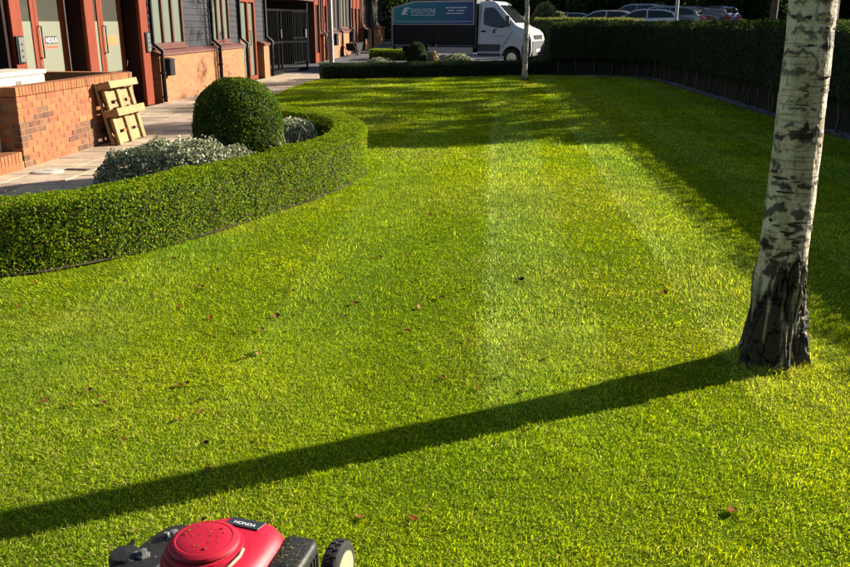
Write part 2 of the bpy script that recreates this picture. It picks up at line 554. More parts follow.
def hedge(name, label, path_pts, hw, h, n, size, table, p, m='leaf', z0=0.0, ground=None, lump=0.05, depth=0.08,
          group=None, leg=0.0, round_=0.08, inset=0.05, stems=0, var=0.25, spread=0.9, aspect=0.55):
    """clipped hedge: dark inside, a shell of single leaves, bare stems if leg > 0"""
    path = smooth_path(path_pts)
    d, nr, s = path_frame(path)
    root = thing(name, label, 'hedge', (path[0][0], path[0][1], 0), 0, group)
    org = np.array([path[0][0], path[0][1], 0.0])
    gh = (lambda x, y: 0.0) if ground is None else ground
    gzs = np.array([gh(a, b) for a, b in path])
    # inside
    mb = MB()
    ring = []
    iw = hw - inset
    for i in range(len(path)):
        c = path[i]
        r_ = []
        for (a, z) in ((-iw, z0 + (0.0 if leg else 0.0)), (-iw, h - inset - round_), (-iw + round_, h - inset), (iw - round_, h - inset), (iw, h - inset - round_)) + (((iw, z0 + leg + 0.1), (0.02, z0 + leg + 0.02), (0.02, z0 - 0.02)) if leg else ((iw, z0),)):
            q = c + nr[i] * a
            r_.append((q[0] - org[0], q[1] - org[1], z + gzs[i]))
        ring.append(r_)
    k = len(ring[0])
    vs_ = [q for r_ in ring for q in r_]
    fs_ = [(i * k + j, i * k + (j + 1) % k, (i + 1) * k + (j + 1) % k, (i + 1) * k + j) for i in range(len(ring) - 1) for j in range(k)]
    fs_ += [tuple(range(k)), tuple(range((len(ring) - 1) * k, len(ring) * k))]
    mb.add(vs_, fs_)
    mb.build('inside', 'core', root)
    # leaf shell
    per = (h - z0 - leg) * 2 + 2 * hw
    nend = int(n * (2 * (h - leg) * 2 * hw) / (per * s[-1] + 4 * (h - leg) * hw))
    n1 = n - nend
    u = rng.uniform(0, s[-1], n1)
    q = rng.uniform(0, per, n1)
    hh = h - z0 - leg
    a = np.where(q < hh, -hw, np.where(q < hh + 2 * hw, -hw + (q - hh), hw))
    z = np.where(q < hh, z0 + leg + q, np.where(q < hh + 2 * hw, h, h - (q - hh - 2 * hw)))
    na = np.where(q < hh, -1.0, np.where(q < hh + 2 * hw, 0.0, 1.0))
    nz_ = np.where((q >= hh) & (q < hh + 2 * hw), 1.0, 0.15)
    # round the shoulders
    ex = np.clip((np.abs(a) - (hw - round_)) / round_, 0, 1)
    ez = np.clip((z - (h - round_)) / round_, 0, 1)
    ln = np.maximum(np.sqrt(ex ** 2 + ez ** 2), 1.0)
    a = np.where((ex > 0) & (ez > 0), np.sign(a) * (hw - round_ + round_ * ex / ln), a)
    z = np.where((ex > 0) & (ez > 0), h - round_ + round_ * ez / ln, z)
    cx = np.interp(u, s, path[:, 0])
    cy = np.interp(u, s, path[:, 1])
    nx = np.interp(u, s, nr[:, 0])
    ny = np.interp(u, s, nr[:, 1])
    pos = np.stack([cx + nx * a, cy + ny * a, z], 1)
    nrm = np.stack([nx * na, ny * na, nz_], 1)
    if nend:
        e = rng.integers(0, 2, nend)
        ie = np.where(e == 0, 0, len(path) - 1)
        aa = rng.uniform(-hw, hw, nend)
        zz = rng.uniform(z0 + leg, h, nend)
        pe = np.stack([path[ie, 0] + nr[ie, 0] * aa, path[ie, 1] + nr[ie, 1] * aa, zz], 1)
        sg = np.where(e == 0, -1.0, 1.0)
        ne = np.stack([d[ie, 0] * sg, d[ie, 1] * sg, 0 * aa + 0.1], 1)
        pos = np.concatenate([pos, pe])
        nrm = np.concatenate([nrm, ne])
    nrm /= np.linalg.norm(nrm, axis=1)[:, None]
    disp = (fbm(pos * 3.1, 3) - 0.5) * 2 * lump - rng.random(len(pos)) ** 2 * depth + (rng.random(len(pos)) < 0.02) * rng.random(len(pos)) * 0.05
    pos = pos + nrm * disp[:, None]
    if ground is not None:
        pos[:, 2] += np.interp(np.concatenate([u, np.where(e == 0, 0, s[-1])]) if nend else u, s, gzs)
    if leg:
        # ragged lower edge
        keep = pos[:, 2] > leg + 0.25 * fbm(pos * np.array([2.5, 2.5, 0.1]), 2) - 0.12
        pos, nrm = pos[keep], nrm[keep]
    cols = mix_cols(len(pos), table, p, var)
    cl = fbm(pos * 2.3 + 5, 2)
    cols *= (0.75 + 0.5 * cl)[:, None]
    f = leaves('foliage', pos - org, nrm, size, cols, m, root, spread, aspect)
    for i in range(stems):
        t = (i + 0.5) / stems * s[-1] + rng.uniform(-0.1, 0.1)
        c0 = np.array([np.interp(t, s, path[:, 0]), np.interp(t, s, path[:, 1])])
        n0 = np.array([np.interp(t, s, nr[:, 0]), np.interp(t, s, nr[:, 1])])
        off = rng.uniform(0.08, 0.24)
        b0 = c0 + n0 * off - org[:2]
        g0 = gh(c0[0], c0[1])
        mb = MB()
        j = lambda w: rng.uniform(-w, w)
        mb.tube([(b0[0], b0[1], g0 - 0.02), (b0[0] + j(.05), b0[1] + j(.05), g0 + leg * 0.6), (b0[0] + j(.12), b0[1] + j(.12), g0 + leg * 1.5)],
                [0.028, 0.022, 0.016], 6)
        mb.build('stem', 'stem', root, True)
    return root


def dome_bush(name, label, loc, rx, ry, h, n, size, table, p, m='leaf', lump=0.06, depth=0.06, power=2.2, group=None, cat='shrub',
              lift=0.0, spread=0.9, fine=3.0, var=0.25):
    """rounded shrub: a superellipsoid shell of leaves over a dark inside"""
    root = thing(name, label, cat, loc, 0, group)
    seed = rng.uniform(0, 50, 3)

    def surf(th, ph, k=1.0):
        ct = np.cos(ph)
        st = np.sin(ph)
        e = 2.0 / power
        x = rx * k * np.sign(np.cos(th)) * np.abs(np.cos(th)) ** 1.0 * np.abs(ct) ** e
        y = ry * k * np.sin(th) * np.abs(ct) ** e
        z = lift + h * k * np.abs(st) ** e * np.sign(st)
        return np.stack([x, y, z], 1)
    th = rng.uniform(0, 2 * math.pi, n)
    ph = np.arcsin(rng.uniform(-0.12 if lift == 0 else -0.9, 1, n))
    pos = surf(th, ph)
    nrm = pos - np.array([0, 0, lift])
    nrm = nrm / np.array([rx ** 2, ry ** 2, h ** 2])
    nrm /= np.linalg.norm(nrm, axis=1)[:, None] + 1e-9
    disp = (fbm(pos * fine + seed, 3) - 0.5) * 2 * lump - rng.random(n) ** 2 * depth + (rng.random(n) < 0.02) * rng.random(n) * 0.06
    pos = pos + nrm * disp[:, None]
    pos = pos[pos[:, 2] > -0.02]
    nrm = nrm[:len(pos)] if False else nrm[(surf(th, ph) + nrm * disp[:, None])[:, 2] > -0.02]
    # inside
    a, b = np.meshgrid(np.linspace(0, 2 * math.pi, 25)[:-1], np.linspace(-0.1 if lift == 0 else -1.4, math.pi / 2, 12))
    g = surf(a.ravel(), b.ravel(), 1.0)
    gn = g - np.array([0, 0, lift])
    gl = np.linalg.norm(gn, axis=1)[:, None] + 1e-9
    g = g - gn / gl * (depth * 0.8 + lump * 0.8)
    fs_ = [(i * 24 + j, i * 24 + (j + 1) % 24, (i + 1) * 24 + (j + 1) % 24, (i + 1) * 24 + j) for i in range(11) for j in range(24)]
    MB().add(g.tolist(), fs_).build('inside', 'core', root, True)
    cols = mix_cols(len(pos), table, p, var)
    cols *= (0.75 + 0.5 * fbm(pos * 4 + seed, 2))[:, None]
    leaves('foliage', pos, nrm, size, cols, m, root, spread)
    return root


BOX_T = [(0.075, 0.142, 0.007), (0.130, 0.212, 0.007), (0.215, 0.295, 0.010), (0.24, 0.14, 0.035), (0.035, 0.075, 0.008)]
BOX_P = [0.25, 0.30, 0.29, 0.05, 0.11]
DARK_T = [(0.018, 0.040, 0.012), (0.030, 0.055, 0.014), (0.045, 0.075, 0.020), (0.012, 0.026, 0.008)]
DARK_P = [0.35, 0.3, 0.15, 0.2]
SILVER_T = [(0.32, 0.34, 0.21), (0.21, 0.24, 0.13), (0.44, 0.44, 0.31), (0.09, 0.12, 0.05)]
SILVER_P = [0.35, 0.3, 0.15, 0.2]
BIRCH_T = [(0.10, 0.13, 0.02), (0.16, 0.16, 0.03), (0.07, 0.10, 0.02)]


def tree(name, label, loc, H, trunk_r, crown_z0, crown_r, n, size, table, p=None, lean=(0, 0), m_trunk='bark', clusters=60, branches=10,
         group=None, seed=1, build=True, top_narrow=0.5, trunk=True):
    """tapered trunk, limbs, and a crown of leaf clumps spread through its volume"""
    r = np.random.default_rng(seed)
    root = thing(name, label, 'tree', loc, 0, group)
    if trunk:
        mb = MB()
        pts, rs = [], []
        for i in range(9):
            t = i / 8
            pts.append((lean[0] * t * H + 0.06 * math.sin(3 * t + seed), lean[1] * t * H + 0.06 * math.cos(4 * t + seed), t * H * 0.92))
            rs.append(trunk_r * (1 - t) ** 0.8 + 0.015)
        mb.tube(pts, rs, 10)
        mb.build('trunk', m_trunk, root, True)
    # limbs
    mb = MB()
    cc = []
    for i in range(clusters):
        t = (i + r.random()) / clusters
        z = crown_z0 + (H - crown_z0) * t
        w = crown_r * (1 - top_narrow * t ** 1.5) * math.sqrt(max(0.05, 1 - (max(0, t - 0.6) / 0.42) ** 2)) * (0.55 + 0.45 * min(1, t * 5))
        a = i * 2.399 + r.uniform(-0.4, 0.4)
        q = w * math.sqrt(r.uniform(0.08, 1.0))
        cc.append((lean[0] * z + q * math.cos(a), lean[1] * z + q * math.sin(a), z))
    for i in range(branches):
        c = cc[int(i * clusters / branches)]
        b0 = (lean[0] * c[2], lean[1] * c[2], max(crown_z0 * 0.7, c[2] - 0.5 * math.hypot(c[0], c[1]) - 0.2))
        mb.tube([b0, (0.5 * (b0[0] + c[0]), 0.5 * (b0[1] + c[1]), 0.45 * b0[2] + 0.55 * c[2]), c], [trunk_r * 0.35, trunk_r * 0.22, 0.012], 6)
    mb.build('limbs', m_trunk, root, True)
    cc = np.array(cc)
    k = r.integers(0, clusters, n)
    cr = crown_r * 0.30 * r.uniform(0.6, 1.3, clusters)
    dirs = r.normal(size=(n, 3))
    dirs /= np.linalg.norm(dirs, axis=1)[:, None]
    rad = cr[k] * r.random(n) ** 0.45
    pos = cc[k] + dirs * rad[:, None] * np.array([1, 1, 0.75])
    cols = mix_cols(n, table, p, 0.25)
    cols *= r.uniform(0.75, 1.2, clusters)[k][:, None]
    leaves('crown', pos, dirs + np.array([0, 0, 0.4]), size, cols, 'leaf', root, 0.8, kind='stuff')
    return root


# ================================================================== SETTING
# ------------------------------------------------------------------ ground sheets
def sheet(name, m, xs, ys, dz):
    vs_ = [(x, y, gz(x, y) + dz) for y in ys for x in xs]
    nx = len(xs)
    fs_ = [(j * nx + i, j * nx + i + 1, (j + 1) * nx + i + 1, (j + 1) * nx + i) for j in range(len(ys) - 1) for i in range(nx - 1)]
    return MB().add(vs_, fs_).build(name, m, None, True, kind='structure')


sheet('ground', 'earth', [-400, -120, -40, -12, 2] + [4 + 0.5 * i for i in range(18)] + [20, 40, 120, 400],
      [-300, -60, -10, 0] + [2 + i for i in range(46)] + [53, 70, 120, 300, 600], -0.10)
sheet('car_park', 'asphalt', [-40, -12, -6, 0, 2, 3, 4, 5, 6] + [6.5 + 0.5 * i for i in range(12)] + [16, 24, 40, 60],
      [28.75] + [29 + i for i in range(26)] + [60, 75], -0.012)

hedge_out = [(-5.2, 4.95), (-4.2, 5.05), (-3.29, 5.25), (-2.82, 5.62), (-2.32, 6.44), (-1.97, 7.32), (-1.62, 8.27), (-1.46, 9.25), (-1.52, 10.15),
             (-1.85, 11.1), (-2.45, 11.85), (-3.2, 12.3), (-4.0, 12.5)]
_o = smooth_path(hedge_out, 0.2)
_d, _n, _s = path_frame(_o)
hedge_mid = _o + _n * 0.20
lawn_left = [(-4.3, 12.6), (-4.75, 14.5), (-5.0, 17.5), (-5.17, 20.2), (-5.33, 22.4), (-5.40, 24.75), (-5.22, 26.0)]
lawn_far = [(-2.3, 27.1), (1.13, 28.75), (2.6, 28.3)]
lawn_right = [(4.1, 27.6), (4.72, 26.0), (4.88, 21.3), (4.99, 16.83), (5.14, 13.8), (5.22, 9.0), (5.25, 3.0), (5.25, -8.0)]
lawn_poly = [(-5.25, -8.0), (-5.25, 4.95)] + [tuple(p) for p in (_o + _n * 0.06)] + lawn_left + lawn_far + lawn_right
lawn = MB().add([(x, y, 0.0) for x, y in lawn_poly], [tuple(range(len(lawn_poly)))]).build('lawn', 'turf', kind='structure')


def in_poly(px, py, poly):
    r = np.zeros(len(px), bool)
    n = len(poly)
    for i in range(n):
        x0, y0 = poly[i]
        x1, y1 = poly[(i + 1) % n]
        if y0 == y1:
            continue
        c = ((y0 > py) != (y1 > py)) & (px < (x1 - x0) * (py - y0) / (y1 - y0) + x0)
        r ^= c
    return r


# ------------------------------------------------------------------ grass
def grass(name, y0, y1, x0, x1, dens, w, h, segs, label):
    n = int((y1 - y0) * (x1 - x0) * dens)
    x = rng.uniform(x0, x1, n)
    y = rng.uniform(y0, y1, n)
    k = in_poly(x, y, lawn_poly)
    x, y = x[k], y[k]
    # only the wedge that the camera, or one a step to its side, can see
    k = (x > -0.70 * y - 1.0) & (x < 0.46 * y + 1.2)
    x, y = x[k], y[k]
    p3 = np.stack([x, y, 0 * x], 1)
    patch = fbm(p3 * 1.3, 3)
    fine = fbm(p3 * 6.0 + 3, 2)
    # thin spots
    k = rng.random(len(x)) < 0.72 + 0.7 * (fine - 0.3)
    x, y, patch, fine, p3 = x[k], y[k], patch[k], fine[k], p3[k]
    n = len(x)
    xw = x + 0.10 * (fbm(np.stack([x * 2.0, y * 0.7, 0 * x + 5], 1), 2) - 0.5) + rng.normal(0, 0.028, n)
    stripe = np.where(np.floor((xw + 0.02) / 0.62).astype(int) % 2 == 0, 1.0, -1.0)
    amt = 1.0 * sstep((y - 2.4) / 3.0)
    lx = rng.normal(0, 0.80, n) + 1.2 * (fbm(p3 * 9.0 + 60, 2) - 0.5)
    ly = rng.normal(0, 0.70, n) + 1.0 * (fbm(p3 * 9.0 + 90, 2) - 0.5) + stripe * amt
    hh = h * np.clip(rng.lognormal(-0.12, 0.36, n), 0.35, 2.2) * (0.45 + 1.1 * fbm(p3 * 11.0 + 17, 2))
    hh *= 1 + 2.2 * np.exp(-((np.hypot(x - 1.43, y - 4.16) - 0.17) / 0.05) ** 2)      # the mower misses the tufts at the trunk
    ww = w * rng.uniform(0.7, 1.3, n)
    a = rng.uniform(0, math.pi, n)
    bx, by = np.cos(a) * ww / 2, np.sin(a) * ww / 2
    ln = 1 / np.sqrt(1 + lx ** 2 + ly ** 2)
    tx, ty, tz = lx * ln * hh, ly * ln * hh, ln * hh
    g = np.array([0.170, 0.305, 0.008])
    yg = np.array([0.345, 0.430, 0.014])
    st = np.array([0.40, 0.37, 0.10])
    dk = np.array([0.060, 0.115, 0.010])
    t = np.clip((patch - 0.25) / 0.5 + rng.normal(0, 0.22, n), 0, 1)[:, None]
    col = g * (1 - t) + yg * t
    q = rng.random(n)
    dry = sstep((fbm(p3 * 0.9 + 21, 3) - 0.42) / 0.25)
    # light and dark sheen of the mowing stripes, painted into the blade colour
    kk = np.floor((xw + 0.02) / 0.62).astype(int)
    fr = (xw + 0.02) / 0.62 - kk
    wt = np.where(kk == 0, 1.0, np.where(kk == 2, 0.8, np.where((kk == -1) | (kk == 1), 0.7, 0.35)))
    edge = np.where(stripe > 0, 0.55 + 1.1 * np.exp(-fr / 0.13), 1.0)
    stripe_sheen = (stripe * wt * edge * sstep((y - 2.6) / 2.0))[:, None]
    col = np.where(stripe_sheen > 0, col * (1 + 0.22 * stripe_sheen) + np.array([.085, .072, .085]) * stripe_sheen * sstep((18 - y) / 6)[:, None], col * (1 + 0.20 * stripe_sheen))
    col = np.where((q < 0.08 + 0.18 * dry)[:, None], st, col)
    col = np.where((q > 0.91)[:, None], dk, col)
    col = col * np.clip(rng.lognormal(-0.04, 0.32, (n, 1)), 0.4, 1.9) * (0.82 + 0.36 * fbm(p3 * 3.5 + 44, 3))[:, None]
    if segs == 2:
        v = np.empty((n, 4, 3))
        b = np.stack([bx, by, 0 * bx], 1)
        base = np.stack([x, y, 0 * x - 0.002], 1)
        mid = base + np.stack([tx * 0.40, ty * 0.40, tz * 0.55], 1)
        v[:, 0] = base
        v[:, 1], v[:, 3] = mid + b, mid - b
        v[:, 2] = base + np.stack([tx * 1.15, ty * 1.15, tz * 0.95], 1)
        i = np.arange(n)[:, None] * 4
        f = np.concatenate([i + np.array([[0, 1, 3]]), i + np.array([[1, 2, 3]])])
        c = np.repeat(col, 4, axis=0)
    else:
        v = np.empty((n, 3, 3))
        b = np.stack([bx, by, 0 * bx], 1)
        base = np.stack([x, y, 0 * x - 0.002], 1)
        v[:, 0], v[:, 1] = base - b, base + b
        v[:, 2] = base + np.stack([tx, ty, tz], 1)
        f = np.arange(n * 3).reshape(n, 3)
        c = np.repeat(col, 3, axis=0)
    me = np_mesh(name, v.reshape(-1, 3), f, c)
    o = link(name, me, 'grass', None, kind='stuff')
    return tag(o, label, 'grass')


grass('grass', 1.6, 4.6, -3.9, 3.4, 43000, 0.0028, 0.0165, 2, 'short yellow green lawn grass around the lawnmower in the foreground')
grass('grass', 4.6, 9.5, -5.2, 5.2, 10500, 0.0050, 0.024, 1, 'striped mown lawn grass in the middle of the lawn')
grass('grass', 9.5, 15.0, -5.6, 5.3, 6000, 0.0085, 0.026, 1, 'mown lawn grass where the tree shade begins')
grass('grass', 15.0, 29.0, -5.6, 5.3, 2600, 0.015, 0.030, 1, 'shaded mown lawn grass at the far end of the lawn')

# ------------------------------------------------------------------ paving
paving = MB().box(-7.55, -1.0, 2.0, 28.74, -0.09, -0.022).build('paving', 'slab_joint', kind='structure')
slab_meshes = {}
count = 0
xcol = [-7.02, -6.42, -5.82, -5.22, -4.62, -4.02, -3.42, -2.82, -2.22]
y = 5.0
row = 0
while y < 28.6 and count < 296:
    dy = 0.6 if y < 16 else 0.9
    x = -7.05
    while x < -3.6:
        dx = random.choice([0.6, 0.6, 0.9])
        xc, yc = x + dx / 2, y + dy / 2
        x += dx
        # skip slabs that lie under the lawn, the planted bed or the brick enclosure
        if in_poly(np.array([xc - dx / 2 - .05]), np.array([yc]), lawn_poly)[0]:
            continue
        if xc - dx / 2 > -4.0 and yc < 12.9:
            continue
        if xc + dx / 2 < -5.6 and 9.7 < yc < 12.7:
            continue
        if yc < 7 and xc < -5.6:
            continue
        key = (dx, dy)
        if key not in slab_meshes:
            o = MB().box(-dx / 2 + .006, dx / 2 - .006, -dy / 2 + .006, dy / 2 - .006, -0.045, 0).build('slab', 'slab', paving, bevel=0.005)
            slab_meshes[key] = o.data
        else:
            o = link('slab', slab_meshes[key], None, paving)
        o.location = (xc, yc, random.uniform(-0.006, 0.0))
        o.rotation_euler = (random.uniform(-.003, .003), random.uniform(-.003, .003), 0)
        count += 1
    y += dy
    row += 1

# bed soil and the strip of soil at the hedge foot
bed_poly = [tuple(p) for p in (hedge_mid - _n * 0.02)] + [(-4.05, 12.4), (-4.02, 9.0), (-4.0, 6.2), (-5.2, 5.6), (-5.3, 5.2)]
MB().add([(x, y, 0.012) for x, y in bed_poly], [tuple(range(len(bed_poly)))]).build('bed_soil', 'soil', kind='structure')
strip = [tuple(p) for p in (_o - _n * 0.01)] + [tuple(p) for p in (_o + _n * 0.30)[::-1]]
MB().add([(x, y, 0.016) for x, y in strip], [(i, i + 1, len(strip) - 2 - i, len(strip) - 1 - i) for i in range(len(_o) - 1)]).build('hedge_foot_soil', 'soil', kind='structure')
rb = smooth_path(lawn_right[::-1] + [(2.6, 28.3)], 0.4)
rd, rn, rs_ = path_frame(rb)
# rb runs away from the camera, its left is the lawn; the bed lies to the right
ra = rb - rn * (-0.02)
rc = rb - rn * 1.5
k = len(rb)
MB().add([(p[0], p[1], 0.006) for p in ra] + [(p[0], p[1], 0.006 + gz(p[0], p[1])) for p in rc],
         [(i, i + 1, k + i + 1, k + i) for i in range(k - 1)]).build('hedge_bed', 'soil', kind='structure')
# slate chippings along the lawn edge
n = 5200
t = rng.uniform(0, rs_[-1], n)
off = rng.uniform(0.0, 0.26, n) ** 1.0
bx = np.interp(t, rs_, rb[:, 0]) - np.interp(t, rs_, rn[:, 0]) * off
by = np.interp(t, rs_, rb[:, 1]) - np.interp(t, rs_, rn[:, 1]) * off
bz = 0.012 + 0.02 * rng.random(n)
oct_v = np.array([(1, 0, 0), (-1, 0, 0), (0, 1, 0), (0, -1, 0), (0, 0, 1), (0, 0, -1)], float)
oct_f = np.array([(0, 2, 4), (2, 1, 4), (1, 3, 4), (3, 0, 4), (2, 0, 5), (1, 2, 5), (3, 1, 5), (0, 3, 5)])
v = oct_v[None] * rng.uniform(0.45, 1.2, (n, 6, 1)) * (rng.uniform(0.012, 0.034, (n, 1, 1)) * np.array([1, 1, 0.5]))
ang = rng.uniform(0, 6.28, n)
ca, sa = np.cos(ang)[:, None], np.sin(ang)[:, None]
v = np.stack([v[:, :, 0] * ca - v[:, :, 1] * sa, v[:, :, 0] * sa + v[:, :, 1] * ca, v[:, :, 2]], 2)
v += np.stack([bx, by, bz], 1)[:, None]
f = (np.arange(n)[:, None, None] * 6 + oct_f[None]).reshape(-1, 3)
tag(link('slate_chippings', np_mesh('slate_chippings', v.reshape(-1, 3), f), 'stone', None, kind='stuff'),
    'grey slate chippings edging the lawn along the tall hedge', 'gravel')

# ------------------------------------------------------------------ hedges and shrubs
hedge('box_hedge', 'low clipped curved box hedge bulging round the planted bed at left', [tuple(p) for p in hedge_mid[::3]], 0.20, 0.50,
      185000, 0.0175, BOX_T, BOX_P, lump=0.045, depth=0.055, round_=0.07, inset=0.06, spread=0.6, aspect=0.72)
hedge('tall_hedge', 'tall dark hedge with bare stems along the right side of the lawn',
      [(5.5, 4.9), (5.55, 9.0), (5.5, 13.8), (5.38, 17.0), (5.28, 21.3), (5.15, 25.4), (4.85, 27.1), (4.2, 28.3), (3.2, 28.85), (1.78, 29.0)],
      0.34, 1.66, 80000, 0.052, [(0.024, 0.048, 0.010), (0.040, 0.068, 0.014), (0.068, 0.100, 0.022), (0.014, 0.028, 0.008)], DARK_P, leg=0.42, lump=0.07, depth=0.12, stems=46, round_=0.06, inset=0.1, var=0.3)
hedge('low_hedge', 'low dark clipped hedge across the far end of the lawn', [(-5.25, 26.15), (-3.8, 26.75), (-2.2, 27.3), (-0.5, 28.1), (0.9, 28.8), (1.75, 29.15)], 0.28, 0.46,
      26000, 0.034, DARK_T, DARK_P, lump=0.03, depth=0.05, round_=0.05)
hedge('low_hedge', 'short low hedge on the paving behind the truck tail', [(-5.3, 37.6), (-4.2, 37.5), (-3.0, 37.5)], 0.55, 0.42,
      9000, 0.05, BOX_T, BOX_P, lump=0.03, depth=0.05, ground=gz)
hedge('low_hedge', 'pale green sunlit hedge top behind the truck bonnet', [(1.6, 35.2), (3.2, 34.6), (5.2, 33.2)], 0.5, 1.72,
      14000, 0.06, [(0.14, 0.17, 0.04), (0.20, 0.22, 0.06), (0.08, 0.11, 0.03)], None, ground=gz, lump=0.05, depth=0.1)
hedge('tall_hedge', 'second clipped hedge seen just over the tall dark hedge', [(7.9, 11.0), (7.9, 16.0), (7.8, 22.0), (7.5, 27.0)], 0.5, 1.58,
      26000, 0.06, [(0.10, 0.14, 0.03), (0.16, 0.19, 0.05), (0.05, 0.08, 0.02)], None, ground=gz, lump=0.04, depth=0.08)

dome_bush('box_ball', 'large dark clipped box ball standing in the curved bed', (-2.84, 9.38, 0.0), 0.50, 0.50, 0.56, 32000, 0.026,
          [(0.040, 0.085, 0.012), (0.070, 0.125, 0.015), (0.150, 0.200, 0.020), (0.022, 0.048, 0.009)], [0.35, 0.3, 0.15, 0.2],
          lump=0.045, depth=0.07, power=2.15, spread=0.8, lift=0.52)
dome_bush('silver_shrub', 'wide low silver grey leaved shrub beside the box ball', (-3.14, 8.35, 0.0), 0.90, 0.60, 0.52, 17000, 0.038,
          SILVER_T, SILVER_P, 'silver_leaf', lump=0.11, depth=0.12, power=2.1, fine=7, spread=1.3)
dome_bush('silver_shrub', 'small silver grey shrub behind the box ball in the curved bed', (-2.66, 11.05, 0.0), 0.46, 0.42, 0.44, 5500, 0.040,
          SILVER_T, SILVER_P, 'silver_leaf', lump=0.09, depth=0.10, power=2.3, fine=4)
dome_bush('box_ball', 'small clipped box ball behind the far low hedge', (-2.58, 29.0, 0.0), 0.36, 0.36, 1.02, 7000, 0.035, DARK_T, DARK_P,
          lump=0.02, depth=0.04, power=2.8)
dome_bush('silver_shrub', 'silvery shrub between the far low hedge and the truck', (-1.25, 29.1, 0.0), 0.72, 0.5, 0.66, 5000, 0.06, SILVER_T, SILVER_P, 'silver_leaf',
          lump=0.08, depth=0.1)
dome_bush('silver_shrub', 'silvery shrub left of the small box ball behind the far low hedge', (-3.75, 28.3, 0.0), 0.7, 0.45, 0.54, 4500, 0.06, SILVER_T, SILVER_P, 'silver_leaf',
          lump=0.08, depth=0.1)
dome_bush('straw_grass_clump', 'small straw coloured plant beside the small box ball', (-2.05, 28.9, 0.0), 0.24, 0.24, 0.72, 1800, 0.09,
          [(0.42, 0.33, 0.18), (0.30, 0.22, 0.12), (0.2, 0.16, 0.08)], None, 'silver_leaf', cat='plant', lump=0.05, depth=0.1)
dome_bush('clipped_shrub', 'tall rounded pale shrub behind the truck cab', (2.35, 44.0, gz(2.35, 44)), 0.9, 0.9, 2.2, 6000, 0.10,
          [(0.12, 0.14, 0.05), (0.19, 0.20, 0.09), (0.06, 0.08, 0.03)], None, lump=0.15, depth=0.2)
dome_bush('clipped_shrub', 'small rounded pale shrub at the hedge end behind the truck bonnet', (2.75, 40.0, gz(2.75, 40)), 0.55, 0.55, 1.72, 4000, 0.09,
          [(0.14, 0.15, 0.06), (0.21, 0.21, 0.10), (0.06, 0.08, 0.03)], None, lump=0.1, depth=0.15)


# spiky dried plants at the bed edge
def spiky(name, label, loc, blades, h, cols, seed, group=None):
    r = np.random.default_rng(seed)
    root = thing(name, label, 'plant', loc, 0, group)
    for i in range(blades):
        a = r.uniform(0, 6.28)
        sp = r.uniform(0.15, 0.75)
        L = h * r.uniform(0.6, 1.1)
        w = r.uniform(0.010, 0.018)
        d = np.array([math.cos(a), math.sin(a), 0])
        s_ = np.array([-math.sin(a), math.cos(a), 0])
        v_, f_ = [], []
        for j in range(5):
            t = j / 4
            p_ = d * (sp * L * t ** 1.4) + np.array([0, 0, L * (t - 0.25 * sp * t ** 3)])
            ww = w * (1 - t * 0.92)
            v_ += [p_ - s_ * ww, p_ + s_ * ww - np.array([0, 0, 0.004])]
        f_ = [(2 * j, 2 * j + 1, 2 * j + 3, 2 * j + 2) for j in range(4)]
        MB().add(v_, f_).build('leaf_blade', cols[i % len(cols)], root)
    return root


M['dry_blade'] = mat('dry_leaf_blade', (0.32, 0.22, 0.12), 0.7, (0.16, 0.10, 0.06), 20)
M['brown_blade'] = mat('brown_leaf_blade', (0.12, 0.06, 0.045), 0.6, (0.07, 0.04, 0.03), 20)
M['green_blade'] = mat('green_leaf_blade', (0.14, 0.20, 0.10), 0.6, (0.09, 0.13, 0.06), 20)
spiky('spiky_plant', 'dried spiky plant at the foot of the box ball', (-2.22, 9.30, 0), 30, 0.66, ['dry_blade', 'brown_blade', 'dry_blade', 'green_blade'], 3)
spiky('spiky_plant', 'brown spiky plant by the bright bend of the curved hedge', (-2.08, 10.35, 0), 14, 0.62, ['brown_blade', 'green_blade', 'brown_blade'], 5)


# ------------------------------------------------------------------ the big birch
def birch_mat():
    m, nt, b, out = new_mat('birch_bark')
    N, L = nt.nodes, nt.links
    at = N.new('ShaderNodeAttribute')
    at.attribute_name = 'tint'
    tc = N.new('ShaderNodeTexCoord')
    mp = N.new('ShaderNodeMapping')
    mp.inputs['Scale'].default_value = (7, 7, 90)
    L.new(tc.outputs['Object'], mp.inputs[0])
    nz = N.new('ShaderNodeTexNoise')
    nz.inputs['Scale'].default_value = 1.0
    nz.inputs['Detail'].default_value = 5
    L.new(mp.outputs[0], nz.inputs['Vector'])
    rp = N.new('ShaderNodeValToRGB')
    rp.color_ramp.elements[0].position = 0.30
    rp.color_ramp.elements[0].color = (0.35, 0.28, 0.20, 1)
    rp.color_ramp.elements[1].position = 0.52
    rp.color_ramp.elements[1].color = (1, 1, 1, 1)
    L.new(nz.outputs['Fac'], rp.inputs[0])
    mx = N.new('ShaderNodeMix')
    mx.data_type = 'RGBA'
    mx.blend_type = 'MULTIPLY'
    mx.inputs[0].default_value = 0.75
    L.new(at.outputs['Color'], mx.inputs[6])
    L.new(rp.outputs[0], mx.inputs[7])
    L.new(mx.outputs[2], b.inputs['Base Color'])
    b.inputs['Roughness'].default_value = 0.75
    b.inputs['Specular IOR Level'].default_value = 0.25
    n2 = N.new('ShaderNodeTexNoise')
    n2.inputs['Scale'].default_value = 60
    n2.inputs['Detail'].default_value = 6
    L.new(tc.outputs['Object'], n2.inputs['Vector'])
    ad = N.new('ShaderNodeMath')
    L.new(nz.outputs['Fac'], ad.inputs[0])
    L.new(n2.outputs['Fac'], ad.inputs[1])
    bp = N.new('ShaderNodeBump')
    bp.inputs['Strength'].default_value = 0.55
    bp.inputs['Distance'].default_value = 0.008
    L.new(ad.outputs[0], bp.inputs['Height'])
    L.new(bp.outputs[0], b.inputs['Normal'])
    return m


M['birch'] = birch_mat()


